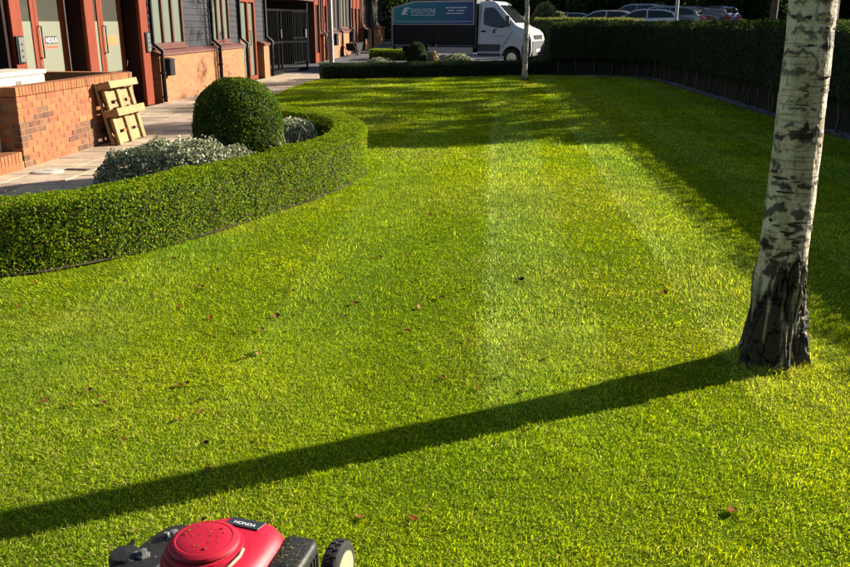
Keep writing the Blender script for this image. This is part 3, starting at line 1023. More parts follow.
def birch_trunk(parent, H, r_top, prof, lean, nth, nz_, bands, eyes, seed, base_dark):
    """displaced trunk; the tint attribute carries the bark's own black and white pattern"""
    z = np.concatenate([np.linspace(-0.03, 2.2, int(nz_ * 0.75)), np.linspace(2.2, H, int(nz_ * 0.25) + 1)[1:]])
    th = np.linspace(0, 2 * math.pi, nth + 1)[:-1]
    T, Z = np.meshgrid(th, z)
    T, Z = T.ravel(), Z.ravel()
    rad = np.interp(Z, [p[0] for p in prof], [p[1] for p in prof])
    q = np.stack([np.cos(T) * 1.0 + seed, np.sin(T) * 1.0, Z], 1)
    # root flare with lobes
    fl = np.clip(1 - Z / 0.45, 0, 1)
    rad = rad * (1 + fl * 0.15 * np.cos(5 * T + 1.3) + fl * 0.10 * np.cos(3 * T + 0.4))
    cs = np.stack([np.cos(T), np.sin(T), 0 * T], 1)
    # rough cracked bark climbs the foot in ragged tongues
    tong = fbm(cs * 3.2 + seed * 3, 3)
    top = base_dark * (0.25 + 2.1 * np.clip(tong - 0.22, 0, 1)) + 0.10 * (fbm(q * np.array([7, 7, 9.0]), 3) - 0.5)
    low = sstep((top - Z) / 0.05)
    plate = fbm(q * np.array([5.5, 5.5, 8.0]) + 3, 3)
    crack = sstep((0.11 - np.abs(plate - 0.5) * 2) / 0.10)
    rad = rad + low * (0.022 * (fbm(q * np.array([4, 4, 5.0]) + 9, 3) - 0.4) * 2 + 0.010 - 0.022 * crack)
    rad = rad + (fbm(q * np.array([2.0, 2.0, 4]), 3) - 0.5) * 0.014
    # black bars of the bark: broken, ragged, of changing thickness
    dark = np.zeros_like(Z)
    wig = fbm(q * np.array([9, 9, 26.0]), 3) - 0.5
    for (bz_, bh, th0, tw, s_) in bands:
        dth = np.abs((T - th0 + math.pi) % (2 * math.pi) - math.pi)
        n1 = fbm(cs * 2.6 + bz_ * 13.7, 3)
        n2 = fbm(cs * 1.7 + bz_ * 5.1 + 40, 2) - 0.5
        thick = bh * np.clip(3.0 * (n1 - 0.36), 0, 1.5) * np.clip(1.3 - np.clip((dth - tw) / 0.5, 0, 2), 0, 1)
        e = np.abs(Z - bz_ - 0.09 * n2 + 0.035 * wig) / (thick + 1e-4)
        dark = np.maximum(dark, s_ * sstep((1.15 - e) / 0.35) * (thick > 0.002))
    for (ez, et, eh, ew) in eyes:
        dth = (T - et + math.pi) % (2 * math.pi) - math.pi
        e = np.abs(Z - ez + 0.02 * np.abs(dth)) / eh + np.abs(dth) / ew + wig * 1.2
        dark = np.maximum(dark, 0.95 * sstep((1.1 - e) / 0.3))
        rad = rad + 0.008 * np.exp(-e * 2)
    sp = fbm(q * np.array([2.2, 2.2, 26.0]) + 31, 4)
    dark = np.maximum(dark, 0.75 * sstep((sp - 0.64) / 0.05))
    spk = fbm(q * np.array([9, 9, 40.0]) + 77, 3)
    dark = np.maximum(dark, 0.45 * sstep((spk - 0.62) / 0.05))
    lowd = low * (0.93 + 0.07 * crack) * (1 - 0.62 * sstep((fbm(q * np.array([4.5, 4.5, 4.0]) + 60, 3) - 0.56) / 0.06))
    dark = np.maximum(dark * (1 - low), lowd)
    rad = rad + dark * (1 - low) * 0.005 * fbm(q * 14, 2)
    x = np.cos(T) * rad + lean[0] * Z + 0.02 * np.sin(Z * 1.1)
    y_ = np.sin(T) * rad + lean[1] * Z
    pale = np.array([0.62, 0.55, 0.43])
    tan = np.array([0.36, 0.28, 0.18])
    blk = np.array([0.010, 0.008, 0.007])
    g = sstep((fbm(q * np.array([2, 2, 5.0]) + 11, 4) - 0.36) / 0.3)[:, None]
    col = pale * (1 - g * 0.75) + tan * g * 0.75
    mossy = (low * sstep((fbm(q * 4 + 51, 2) - 0.5) / 0.2))[:, None] * 0.3
    col = col * (1 - mossy) + np.array([0.09, 0.10, 0.04]) * mossy
    col = col * (1 - dark[:, None]) + blk * dark[:, None]
    i = np.arange(len(z) - 1)[:, None] * nth
    j = np.arange(nth)[None]
    f = np.stack([i + j, i + (j + 1) % nth, i + nth + (j + 1) % nth, i + nth + j], 2).reshape(-1, 4)
    me = np_mesh('trunk', np.stack([x, y_, Z], 1), f, col)
    return link('trunk', me, 'birch', parent, True)


BX, BY = 1.43, 4.16
birch = tree('birch_tree', 'big silver birch with dark cracked base rising at the right', (BX, BY, 0), 9.0, 0.11, 4.2, 1.7, 5000, 0.06, BIRCH_T,
             seed=4, clusters=50, branches=14, trunk=False, m_trunk='bark')
# angles: the camera looks along +Y, so the side it sees is around -pi/2 (-Y); +X is 0
V_ = -math.pi / 2 - 0.35
birch_trunk(birch, 8.6, 0.03, [(-0.05, 0.165), (0.0, 0.150), (0.10, 0.132), (0.25, 0.119), (0.5, 0.112), (1.0, 0.107), (1.8, 0.101), (4, 0.08), (8.6, 0.02)],
            (-0.018, 0.0), 144, 560,
            [(1.15, 0.024, V_ - 0.2, 1.0, 0.9), (0.55, 0.022, V_ - 0.1, 0.9, 0.9), (1.28, 0.012, V_ + 0.5, 0.6, 0.8), (1.50, 0.014, V_ - 0.4, 0.8, 0.8), (1.68, 0.02, V_ - 0.1, 1.0, 0.8), (0.85, 0.012, V_ - 0.5, 0.6, 0.8), (0.60, 0.026, V_ - 0.6, 0.5, 0.9), (0.78, 0.030, V_ - 0.2, 1.2, 0.85), (0.92, 0.018, V_ + 0.6, 0.9, 0.9), (0.71, 0.016, V_ + 1.0, 0.3, 0.9),
             (1.10, 0.012, V_, 0.8, 0.8), (1.42, 0.022, V_ - 0.2, 1.3, 0.75), (1.36, 0.012, V_ + 0.4, 0.9, 0.8), (1.60, 0.03, V_ + 0.5, 1.2, 0.7), (1.74, 0.014, V_, 0.9, 0.8),
             (0.48, 0.045, V_ - 0.3, 0.25, 0.9), (1.95, 0.03, V_, 1.0, 0.8), (0.66, 0.012, V_ + 0.2, 0.5, 0.8),
             (0.7, 0.05, 1.2, 0.8, 0.8), (1.2, 0.04, 1.6, 0.7, 0.8), (1.5, 0.03, 2.4, 0.7, 0.8), (1.0, 0.03, 2.6, 0.6, 0.8)],
            [(1.16, V_ + 0.30, 0.060, 0.45), (0.62, V_ - 0.9, 0.04, 0.5), (0.50, V_ + 1.1, 0.06, 0.35), (1.55, V_ + 0.9, 0.03, 0.4)], 3.0, 0.40)


def flake(parent, z, th, s_, r_=0.105, m='birch_curl'):
    mb = MB()
    d = np.array([math.cos(th), math.sin(th), 0])
    t = np.array([-math.sin(th), math.cos(th), 0])
    v_, f_ = [], []
    for j in range(5):
        a = j / 4
        p_ = d * (r_ - 0.006 + s_ * 0.5 * math.sin(a * 2.2)) + t * (s_ * (a - 0.3)) + np.array([-0.018 * z, 0, z + s_ * 0.25 * a])
        w = s_ * (0.5 - 0.28 * a)
        v_ += [p_ - np.array([0, 0, w]), p_ + np.array([0, 0, w])]
    f_ = [(2 * j, 2 * j + 1, 2 * j + 3, 2 * j + 2) for j in range(4)]
    return mb.add(v_, f_).build('bark_curl', m, parent, True)


M['birch_curl'] = mat('birch_bark_curl', (0.62, 0.52, 0.40), 0.8, (0.35, 0.25, 0.16), 40)
M['bark_nub'] = mat('birch_branch_scar', (0.05, 0.04, 0.03), 0.9, (0.03, 0.025, 0.02), 40, bump=0.6)
for z, th, s_ in [(0.46, -0.5, 0.03), (0.52, -0.35, 0.025), (0.43, -0.25, 0.03), (0.90, -0.5, 0.02), (1.33, -0.6, 0.022), (1.52, -0.45, 0.03), (1.55, -0.2, 0.022),
                  (0.62, -0.7, 0.02), (0.33, -0.4, 0.03), (1.05, -0.55, 0.015), (1.45, -1.2, 0.016), (1.02, -1.6, 0.018), (0.72, -1.9, 0.02), (1.26, -2.1, 0.016), (0.58, -1.3, 0.022), (1.62, -1.7, 0.018), (0.98, -2.4, 0.018), (0.40, -1.1, 0.03), (0.30, -1.8, 0.03), (0.22, -0.8, 0.03)]:
    flake(birch, z, th, s_)
PROF = [(-0.05, 0.165), (0.0, 0.150), (0.10, 0.132), (0.25, 0.119), (0.5, 0.112), (1.0, 0.107), (1.8, 0.101)]
M['bark_strip_dark'] = mat('dark_bark_strip', (0.05, 0.04, 0.03), 0.9, (0.02, 0.016, 0.012), 60)
sr = np.random.default_rng(77)
for i in range(64):
    z = sr.uniform(0.42, 1.95)
    th0 = sr.uniform(-2.9, 0.3)
    span = sr.uniform(0.18, 0.75)
    hgt = sr.uniform(0.003, 0.010)
    lift = sr.uniform(0.003, 0.010)
    r0 = np.interp(z, [p[0] for p in PROF], [p[1] for p in PROF])
    cx_ = -0.018 * z + 0.02 * math.sin(z * 1.1)
    v_ = []
    nn_ = 7
    sl = sr.uniform(-0.012, 0.012)
    for j in range(nn_):
        t = j / (nn_ - 1)
        a = th0 + span * (t - .5)
        w_ = hgt * (0.35 + 0.65 * math.sin(math.pi * (0.12 + 0.76 * t))) * sr.uniform(.7, 1.2)
        zz = z + sl * (t - .5) + sr.uniform(-.002, .002)
        ra, rb_ = r0 + 0.001, r0 + 0.003 + lift * (t if i % 2 else 1 - t)
        v_ += [(cx_ + ra * math.cos(a), ra * math.sin(a), zz - w_), (cx_ + rb_ * math.cos(a), rb_ * math.sin(a), zz + w_)]
    MB().add(v_, [(2 * j, 2 * j + 1, 2 * j + 3, 2 * j + 2) for j in range(nn_ - 1)]).build('bark_strip', 'bark_strip_dark' if i % 5 < 3 else 'birch_curl', birch, True)
for z, th, s_ in [(1.24, -0.55, 0.016), (1.33, -0.40, 0.014), (0.93, -0.5, 0.018), (0.36, -0.5, 0.026), (0.28, -0.3, 0.03), (0.75, -0.6, 0.012)]:
    d = Vector((math.cos(th), math.sin(th), 0))
    r0 = 0.100 if z > 0.5 else 0.118
    o = MB().lathe([(s_ * 1.1, -0.006), (s_ * 0.9, s_ * 0.5), (s_ * 0.4, s_ * 0.8)], 9).build('branch_scar', 'bark_nub', birch, True)
    o.matrix_local = Matrix.Translation(d * r0 + Vector((-0.018 * z, 0, z))) @ d.to_track_quat('Z', 'Y').to_matrix().to_4x4()

small_birch = tree('birch_tree', 'slender far birch standing before the truck bonnet', (0.87, 26.2, 0), 8.0, 0.06, 3.2, 1.3, 2500, 0.08, BIRCH_T,
                   seed=9, clusters=40, branches=10, trunk=False)
birch_trunk(small_birch, 7.6, 0.02, [(-0.05, 0.13), (0.0, 0.11), (0.12, 0.085), (0.4, 0.075), (2, 0.068), (7.6, 0.02)], (0.0, 0), 40, 160,
            [(0.5, 0.03, V_, 1.2, 0.8), (0.8, 0.04, V_, 1, 0.7), (1.15, 0.03, V_, 1.2, 0.7), (1.6, 0.06, V_, 1.2, 0.7), (2.0, 0.05, V_, 1, 0.7)], [], 8.0, 0.12)

# ------------------------------------------------------------------ trees beyond the hedge (their crowns shade the far lawn) and the far belt
SHADE_T = [(0.035, 0.060, 0.014), (0.055, 0.080, 0.020), (0.025, 0.045, 0.010)]
shade = [(9.6, 18.9, 4.8, 1.7, 21), (10.2, 22.2, 7.0, 2.1, 22), (9.4, 25.6, 6.6, 2.0, 23), (10.4, 29.0, 7.2, 2.1, 24), (9.8, 32.6, 7.0, 2.1, 25)]
shade_words = ['nearest of the broad trees behind the right hedge', 'second broad tree behind the right hedge', 'third broad tree along the right hedge',
               'fourth broad tree along the right hedge', 'fifth broad tree beside the car park']
for (x, y, H, r_, sd), w in zip(shade, shade_words):
    tree('broad_tree', w, (x, y, gz(x, y) - 0.02), H + 0.5, 0.14, 2.9, r_, 7600, 0.15, SHADE_T, seed=sd, clusters=38, branches=12, group='broad trees behind the right hedge',
         top_narrow=0.35)

far_spots = [(-9, 66), (-5.5, 70), (-1.5, 66), (2.5, 68), (6.5, 64), (10.5, 67), (14.5, 63), (18.5, 66), (22.5, 62), (27, 64), (31, 58), (34.5, 52), (0.5, 60), (13, 58), (24, 55), (-3.6, 61), (37, 45), (38, 37), (36, 29), (30, 46), (4.5, 58), (8.8, 59), (17, 57)]
far_words = ['behind the truck tail', 'above the truck body', 'above the truck roof', 'behind the truck cab', 'left behind the parked cars', 'behind the red car', 'behind the silver estate car',
             'behind the lamp post', 'right of the lamp post', 'behind the dark parked car', 'right behind the parked cars', 'at the right end of the car park', 'close behind the truck', 'close behind the white cars',
             'close behind the blue car', 'at the end of the brick offices', 'far right of the car park', 'farthest right by the car park', 'right of the car park near the hedge', 'between cars and tree belt', 'low behind the pale shrubs', 'low behind the silver estate', 'low behind the lamp post']
far_proto = None
for i, ((x, y), w) in enumerate(zip(far_spots, far_words)):
    lab = 'dark evergreen tree ' + w
    z = gz(x, y) - 0.1
    if i < 3:
        t_ = tree('evergreen_tree', lab, (x, y, z), 9.5 + i, 0.2, 0.5, 2.9, 8000, 0.30, DARK_T, DARK_P, seed=40 + i, clusters=70, branches=8, group='dark trees beyond the car park', top_narrow=0.75)
        far_proto = (far_proto or []) + [t_]
    else:
        src = far_proto[i % 3]
        t_ = src.copy()
        COL.objects.link(t_)
        t_.location = (x, y, z)
        t_['label'] = lab
        for ch in src.children:
            c = ch.copy()
            COL.objects.link(c)
            c.parent = t_
    t_.rotation_euler[2] = i * 1.7
    s_ = 0.9 + 0.25 * ((i * 37) % 10) / 10
    t_.scale = (s_, s_, s_)

for i, (x, y) in enumerate([(-11, -8.5), (-6.5, -10), (-2, -9), (2.5, -10.5), (7, -9), (11.5, -9.5)]):  # unseen trees added to block sky light and deepen camera-facing shade
    src = far_proto[i % 3]
    t_ = src.copy()
    COL.objects.link(t_)
    t_.location = (x, y, -0.1)
    t_.rotation_euler[2] = i * 1.3
    t_['label'] = 'dark evergreen tree behind the viewer, number %s from the offices' % ['one', 'two', 'three', 'four', 'five', 'six'][i]
    t_['group'] = 'dark trees behind the viewer'
    for ch in src.children:
        c = ch.copy()
        COL.objects.link(c)
        c.parent = t_
hedge('conifer_screen', 'tall dark conifer screen closing the view behind the car park', [(-12, 74), (0, 75), (14, 72), (28, 68), (40, 58), (46, 44), (48, 30)], 1.2, 7.0,
      26000, 0.42, DARK_T, DARK_P, ground=gz, lump=0.5, depth=0.5, round_=0.6, inset=0.5)
# the sun-bleached shrub top right of the birch
dome_bush('silver_shrub', 'grey green shrub top right of the big birch beyond the hedge', (7.15, 12.9, gz(7.15, 12.9)), 0.42, 0.42, 2.1, 3500, 0.05, SILVER_T, SILVER_P, 'silver_leaf', lump=0.12, depth=0.15)

# ================================================================== OFFICE BUILDING, near block
FX = -7.05          # face of the brick plinth
CX = -7.20          # face of the cladding
office = thing('office_building', 'near brick and grey clad office with red timber doors at left', 'building', (CX, 12.6, 0))


def rel(root):
    l = root.location
    return lambda mb: MB().add([(p[0] - l[0], p[1] - l[1], p[2] - l[2]) for p in mb.v], mb.f)


ro = rel(office)


def part(mb, name, m, parent=office, root=office, **kw):
    return rel(root)(mb).build(name, m, parent, **kw)


# body of the building behind everything, doors bay set back
part(MB().box(-13.5, -7.62, 12.60, 18.02, -0.05, 3.0).box(-13.5, -7.30, 18.02, 24.30, -0.05, 3.0).box(-13.5, -7.36, 24.30, 26.30, -0.05, 3.0).box(-13.5, -7.30, 26.30, 27.25, -0.05, 3.0),
     'wall', 'render')
# return wall that faces the camera, its shade painted in near-black
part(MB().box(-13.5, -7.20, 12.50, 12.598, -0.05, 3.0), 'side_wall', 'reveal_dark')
part(MB().prism([(-13.8, 3.003), (-6.75, 3.003), (-6.75, 3.12), (-10.3, 5.2), (-13.8, 3.12)], 8.5, 27.6, 'y'), 'roof', 'roof')
part(MB().box(-6.80, -6.72, 8.5, 27.6, 2.93, 3.06), 'gutter', 'black_metal')


def box_part(x0, x1, y0, y1, z0, z1, name, m, parent=office, bevel=0.0, root=office):
    return part(MB().box(x0, x1, y0, y1, z0, z1), name, m, parent, root, bevel=bevel)


# red timber posts standing proud of the doors
for (y0, y1) in [(12.602, 12.90), (15.00, 15.34), (17.38, 17.76)]:
    box_part(-7.20, -7.13, y0, y1, 0.0, 2.99, 'post', 'timber_red', bevel=0.006)
    box_part(-7.47, -7.201, y0 + .012, y1 - .012, 0.0, 2.99, 'reveal', 'reveal_dark')  # side of the post, its shade put into the colour
box_part(-7.60, -7.20, 12.91, 17.37, 2.35, 2.99, 'fascia', 'timber_dark')


def double_door(y0, y1, number, sign):
    X = -7.50
    ym = (y0 + y1) / 2
    d = part(MB().box(X - .05, X, y0, y0 + .07, 0, 2.34).box(X - .05, X, y1 - .07, y1, 0, 2.34).box(X - .05, X, y0 + .07, y1 - .07, 2.27, 2.34), 'double_door', 'timber_red')
    for k, (a, b) in enumerate([(y0 + .075, ym - .004), (ym + .004, y1 - .075)]):
        st = 0.11
        part(MB().box(X - .045, X + .012, a, a + st, 0.01, 2.26).box(X - .045, X + .012, b - st, b, 0.01, 2.26)
             .box(X - .045, X + .012, a + st, b - st, 2.14, 2.26).box(X - .045, X + .012, a + st, b - st, 0.01, 0.26), 'leaf_frame', 'timber_red', d, bevel=0.004)
        box_part(X - .022, X - .012, a + st, b - st, 0.26, 2.14, 'pane', 'pane_dark', d)
        box_part(X - .010, X - .006, a + st, b - st, 0.72, 1.66, 'frosted_film', 'film', d)
    # one pull handle on the leaf that opens
    part(MB().tube([(X + .012, ym + .06, 1.08), (X + .07, ym + .06, 1.08), (X + .07, ym + .06, 1.58), (X + .012, ym + .06, 1.58)], 0.013, 8), 'pull_handle', 'black_metal', d, smooth=True)
    part(MB().cyl((X + .010, ym + .05, 0.98), (X + .022, ym + .05, 0.98), 0.022), 'lock', 'silver', d, smooth=40)
    o = office.location
    text_part('door_number', number, 0.40, 'grey_vinyl', d, frame_x((X - .003 - o.x, y0 + 0.20 - o.y, 1.20)), width=0.36)
    if sign == 'a':
        box_part(X - .005, X - .0035, ym + .18, ym + .25, 1.20, 1.42, 'sign_mark', 'red_sign', d)
        box_part(X - .005, X - .0035, ym + .28, ym + .70, 1.30, 1.42, 'sign_plate', 'black_sign', d)
        text_part('sign_lettering', 'NEXUS', 0.12, 'white_vinyl', d, frame_x((X - .002 - o.x, ym + .30 - o.y, 1.317)), width=0.38)
        box_part(X - .005, X - .0035, ym + .30, ym + .70, 1.225, 1.262, 'sign_strip', 'red_sign', d)
    else:
        box_part(X - .005, X - .0035, ym + .22, ym + .68, 1.22, 1.40, 'sign_plate', 'orange_sign', d)


double_door(12.91, 14.99, '12', 'a')
double_door(15.35, 17.37, '11', 'b')
# entry phones on the posts
for yy, zz, lab in [(12.72, 1.25, 'slim silver entry phone on the left door post'), (17.62, 1.25, 'slim silver entry phone on the right door post')]:
    t_ = thing('entry_phone', lab, 'entry phone', (-7.13, yy, zz), 0)
    MB().box(0.0, 0.03, -.10, .10, -.20, .20).build('back_plate', 'black_metal', t_, bevel=0.004)
    MB().box(0.031, 0.045, -.06, .09, -.18, .18).build('face', 'silver', t_, bevel=0.003)
    for k in range(3):
        MB().cyl((0.045, 0.01, -.10 + .09 * k), (0.052, 0.01, -.10 + .09 * k), 0.018, n=10).build('button', 'dark_grey', t_)

# plinth, sill, cladding, windows
bays = [(18.02, 21.86), (21.98, 24.32)]
for i, (a, b) in enumerate(bays):
    p_ = box_part(-7.299, FX, a, b, -0.05, 0.965, 'plinth', 'brickwork')
    part(MB().prism([(-7.298, 0.967), (FX + .04, 0.967), (FX + .04, 1.01), (-7.19, 1.085), (-7.298, 1.085)], a - 0.03, b + 0.03, 'y'), 'sill_course', 'sill')
part(MB().box(-7.299, FX, 21.862, 21.978, -0.05, 0.965), 'plinth', 'brickwork')


def clad_panel(y0, y1, z0, z1, xf=CX, root=office):
    """grey boards, one object each"""
    c = part(MB().box(xf - .095, xf - .028, y0, y1, z0, z1), 'cladding', 'clad', root, root)
    h_ = 0.145
    k = 0
    z = z0
    l = root.location
    while z < z1 - 0.02:
        zt = min(z + h_, z1)
        MB().prism([(xf - .027 - l.x, z - l.z), (xf + .002 - l.x, z - l.z), (xf + .002 - l.x, z + .012 - l.z), (xf - .012 - l.x, zt - .004 - l.z), (xf - .027 - l.x, zt - .004 - l.z)],
                   y0 - l.y, y1 - l.y, 'y').build('board', 'clad', c)
        z += h_
    return c


def window(y0, y1, z0, z1, lights=3, xf=CX, root=office, m='pane'):
    fr = 0.075
    mb = MB().box(xf - .07, xf + .02, y0, y0 + fr, z0, z1).box(xf - .07, xf + .02, y1 - fr, y1, z0, z1)
    mb.box(xf - .07, xf + .02, y0 + fr, y1 - fr, z1 - fr, z1).box(xf - .07, xf + .02, y0 + fr, y1 - fr, z0, z0 + fr)
    w = part(mb, 'window', 'timber_dark', root, root)
    part(MB().box(xf - .06, xf + .07, y0 - .04, y1 + .04, z0 - .05, z0 - .002), 'window_sill', 'timber_dark', w, root)
    g = (y1 - y0 - 2 * fr) / lights
    for k in range(lights):
        a = y0 + fr + k * g
        part(MB().box(xf - .045, xf - .035, a + .004, a + g - .004, z0 + fr + .002, z1 - fr - .002), 'pane', m, w, root)
        if k:
            part(MB().box(xf - .06, xf + .016, a - .04, a + .04, z0 + fr + .001, z1 - fr - .001), 'mullion', 'timber_dark', w, root)
    return w


clad_panel(17.77, 18.08, 1.09, 2.92)
window(18.09, 20.0, 1.14, 2.9)
clad_panel(20.01, 21.86, 1.09, 2.92)
clad_panel(21.87, 21.99, 1.09, 2.92)
window(22.0, 23.55, 1.14, 2.9)
clad_panel(23.56, 24.40, 1.09, 2.92)
# narrow glazed door with side light
gd = part(MB().box(-7.3, -7.18, 24.42, 24.52, 0, 2.3).box(-7.3, -7.18, 25.30, 25.42, 0, 2.3).box(-7.3, -7.18, 26.02, 26.14, 0, 2.3)
          .box(-7.3, -7.18, 24.52, 25.30, 2.2, 2.3).box(-7.3, -7.18, 25.42, 26.02, 2.2, 2.3).box(-7.3, -7.18, 24.52, 25.30, 0, .12).box(-7.3, -7.18, 25.42, 26.02, 0, .12),
          'glazed_door', 'timber_red')
for a, b in [(24.525, 25.295), (25.425, 26.015)]:
    box_part(-7.26, -7.25, a, b, .125, 2.195, 'pane', 'pane', gd)
part(MB().tube([(-7.18, 25.34, 1.0), (-7.12, 25.34, 1.0), (-7.12, 25.34, 1.4), (-7.18, 25.34, 1.4)], 0.012, 8), 'pull_handle', 'black_metal', gd)
clad_panel(26.15, 27.20, 1.09, 2.92)
clad_panel(24.41, 26.14, 2.31, 2.92)
# brick pier by the gate
box_part(-7.299, FX, 26.45, 27.15, -0.05, 0.965, 'pier', 'brickwork')
part(MB().prism([(-7.298, 0.967), (FX + .05, 0.967), (FX + .05, 1.01), (-7.19, 1.085), (-7.298, 1.085)], 26.40, 27.20, 'y'), 'sill_course', 'sill')


def downpipe(yy, zlow=0.02, root=office, xs=FX, xc=CX, yoff=0.0):
    l = root.location
    g = gz(xs, yy)
    pts = [(xc + .06, yy, 2.92), (xc + .06, yy, 1.22 + g), (xs + .10, yy + yoff, 1.06 + g), (xs + .07, yy + yoff, 0.90 + g), (xs + .07, yy + yoff, zlow + g)]
    p_ = MB().tube([(a - l.x, b - l.y, c - l.z) for a, b, c in pts], 0.045, 10).build('downpipe', 'black_metal', root, smooth=True)
    for zz in (0.12, 0.62):
        MB().lathe([(0.060, -.02), (0.060, .02)], 10, (xs + .07 - l.x, yy + yoff - l.y, zz + g - l.z)).build('pipe_clip', 'black_metal', p_)


for yy in (17.98, 21.92, 24.38, 27.16):
    downpipe(yy)

# black box on the near plinth
t_ = thing('wall_box', 'black box fixed to the sunlit brick plinth by the doors', 'wall box', (FX, 18.32, 0.55))
MB().box(0.001, 0.16, -.14, .14, 0, .32).build('case', 'black_metal', t_, bevel=0.012)
MB().prism([(0.002, .322), (.19, .322), (.17, .345), (.002, .375)], -.16, .16, 'y').build('lid', 'dark_grey', t_)
MB().box(.161, .166, -.09, .09, .22, .24).build('slot', 'dark_grey', t_)

# ------------------------------------------------------------------ gate between the blocks
def gate_leaf(name, label, hinge, ang, w, h=2.05):
    t_ = thing(name, label, 'gate', hinge, ang)
    MB().box(0, .05, -.025, .025, .06, h).box(w - .05, w, -.025, .025, .06, h).box(.05, w - .05, -.02, .02, h - .06, h).box(.05, w - .05, -.02, .02, .06, .14).box(.05, w - .05, -.02, .02, .98, 1.04).build('frame', 'gate_black', t_)
    k = 1
    while .05 + k * .105 < w - .06:
        xx = .05 + k * .105
        MB().box(xx - .008, xx + .008, -.008, .008, .141, .979).box(xx - .008, xx + .008, -.008, .008, 1.041, h - .061).build('bar', 'gate_black', t_)
        k += 1
        MB().box(w - .11, w - .055, -.06, -.026, 1.15, 1.42).build('lock_box', 'silver', t_)
    return t_


gate_leaf('metal_gate', 'open near leaf of the black metal gate beside the brick pier', (-7.25, 27.45, 0), R(78), 1.15)
gate_leaf('metal_gate', 'second near leaf of the black metal gate', (-7.20, 28.75, 0), R(60), 1.45)
gate_leaf('metal_gate', 'far leaf of the black metal gate by the far block', (-7.35, 34.3, 0.06), R(-105), 1.3, 2.0)
# passage: dark side walls, soffit, railings, timber fence
pas = thing('covered_passage', 'dark covered passage behind the black gate', 'passage', (-7.6, 27.3, 0))
rp_ = rel(pas)
rp_(MB().box(-13.5, -7.4, 27.26, 27.36, 0, 2.4)).build('side_wall', 'render', pas)
rp_(MB().box(-13.5, -7.4, 34.55, 34.65, 0, 2.4)).build('side_wall', 'render', pas)
rp_(MB().box(-13.5, -7.1, 27.26, 34.65, 2.41, 3.0)).build('soffit_beam', 'timber_dark', pas)
rp_(MB().box(-13.5, -13.3, 27.37, 34.54, 0, 2.4)).build('back_wall', 'render', pas)
fen = thing('timber_fence', 'brown timber fence inside the gate passage', 'fence', (-11.0, 27.4, 0))
for i in range(46):
    MB().box(-.01, .012 if i % 2 else .0, i * .155 + .02, i * .155 + .168, .12, 1.35 + .02 * (i % 3)).build('board', 'fence_wood', fen)
MB().box(-.05, -.011, 0.02, 7.1, .3, .4).box(-.05, -.011, 0.02, 7.1, 1.05, 1.15).build('rail', 'fence_wood', fen)
rail = thing('railing', 'black vertical bar railing inside the gate passage', 'railing', (-10.2, 27.4, 0))
MB().box(-.02, .02, 0, 7.1, 1.95, 2.0).box(-.02, .02, 0, 7.1, .1, .15).build('rail', 'black_metal', rail)
for i in range(47):
    MB().box(-.01, .01, .1 + i * .15, .12 + i * .15, .151, 1.949).build('bar', 'black_metal', rail)

# ------------------------------------------------------------------ OFFICE BUILDING, far block
far = thing('office_building', 'far brick office block with narrow red doors beyond the gate', 'building', (CX, 34.7, 0))


def fpart(mb, name, m, parent=None, **kw):
    return part(mb, name, m, parent or far, far, **kw)


fpart(MB().box(-13.5, -7.30, 34.7, 56.0, -0.05, 3.2), 'wall', 'render')
fpart(MB().prism([(-13.8, 3.203), (-6.75, 3.203), (-6.75, 3.32), (-10.3, 5.4), (-13.8, 3.32)], 34.2, 56.3, 'y'), 'roof', 'roof')
segs = [('door', 34.75, 35.9), ('plinth', 35.9, 36.6), ('door', 36.6, 37.5), ('plinth', 37.5, 40.0), ('plinth', 40.1, 43.3), ('door', 43.4, 46.8), ('plinth', 46.9, 50.0), ('plinth', 50.1, 55.9)]
for kind_, a, b in segs:
    g = gz(-7, (a + b) / 2)
    if kind_ == 'plinth':
        fpart(MB().box(-7.299, FX, a, b, -0.05, 1.0 + g), 'plinth', 'brickwork')
        fpart(MB().prism([(-7.298, 1.003 + g), (FX + .05, 1.003 + g), (FX + .05, 1.05 + g), (-7.19, 1.13 + g), (-7.298, 1.13 + g)], a - .03, b + .03, 'y'), 'sill_course', 'sill')
        m_ = (a + b) / 2
        w_ = (b - a) * 0.27
        if b - a > 1.5:
            window(m_ - w_, m_ + w_, 1.2 + g, 2.9, 2, CX, far)
            clad_panel(a, m_ - w_ - .01, 1.135 + g, 3.1, CX, far)
            clad_panel(m_ + w_ + .01, b, 1.135 + g, 3.1, CX, far)
        else:
            clad_panel(a, b, 1.135 + g, 3.1, CX, far)
    else:
        n_ = max(1, round((b - a) / 1.1))
        w_ = (b - a) / n_
        for k in range(n_):
            y0, y1 = a + k * w_, a + (k + 1) * w_
            d = fpart(MB().box(-7.298, -7.16, y0 + .002, y0 + .16, 0, 3.1).box(-7.298, -7.16, y1 - .16, y1 - .002, 0, 3.1).box(-7.298, -7.2, y0 + .16, y1 - .16, 2.3, 3.1)
                      .box(-7.298, -7.2, y0 + .16, y1 - .16, 0, .35 + g), 'door', 'timber_red')
            fpart(MB().box(-7.27, -7.25, y0 + .165, y1 - .165, .355 + g, 2.295), 'pane', 'pane_dark', d)
            fpart(MB().tube([(-7.24, y0 + .25, 1.1 + g), (-7.15, y0 + .25, 1.1 + g), (-7.15, y0 + .25, 1.5 + g), (-7.24, y0 + .25, 1.5 + g)], .014, 6), 'pull_handle', 'silver', d)
for yy in (36.0, 37.55, 40.05, 43.35, 46.85, 50.05):
    downpipe(yy, root=far)
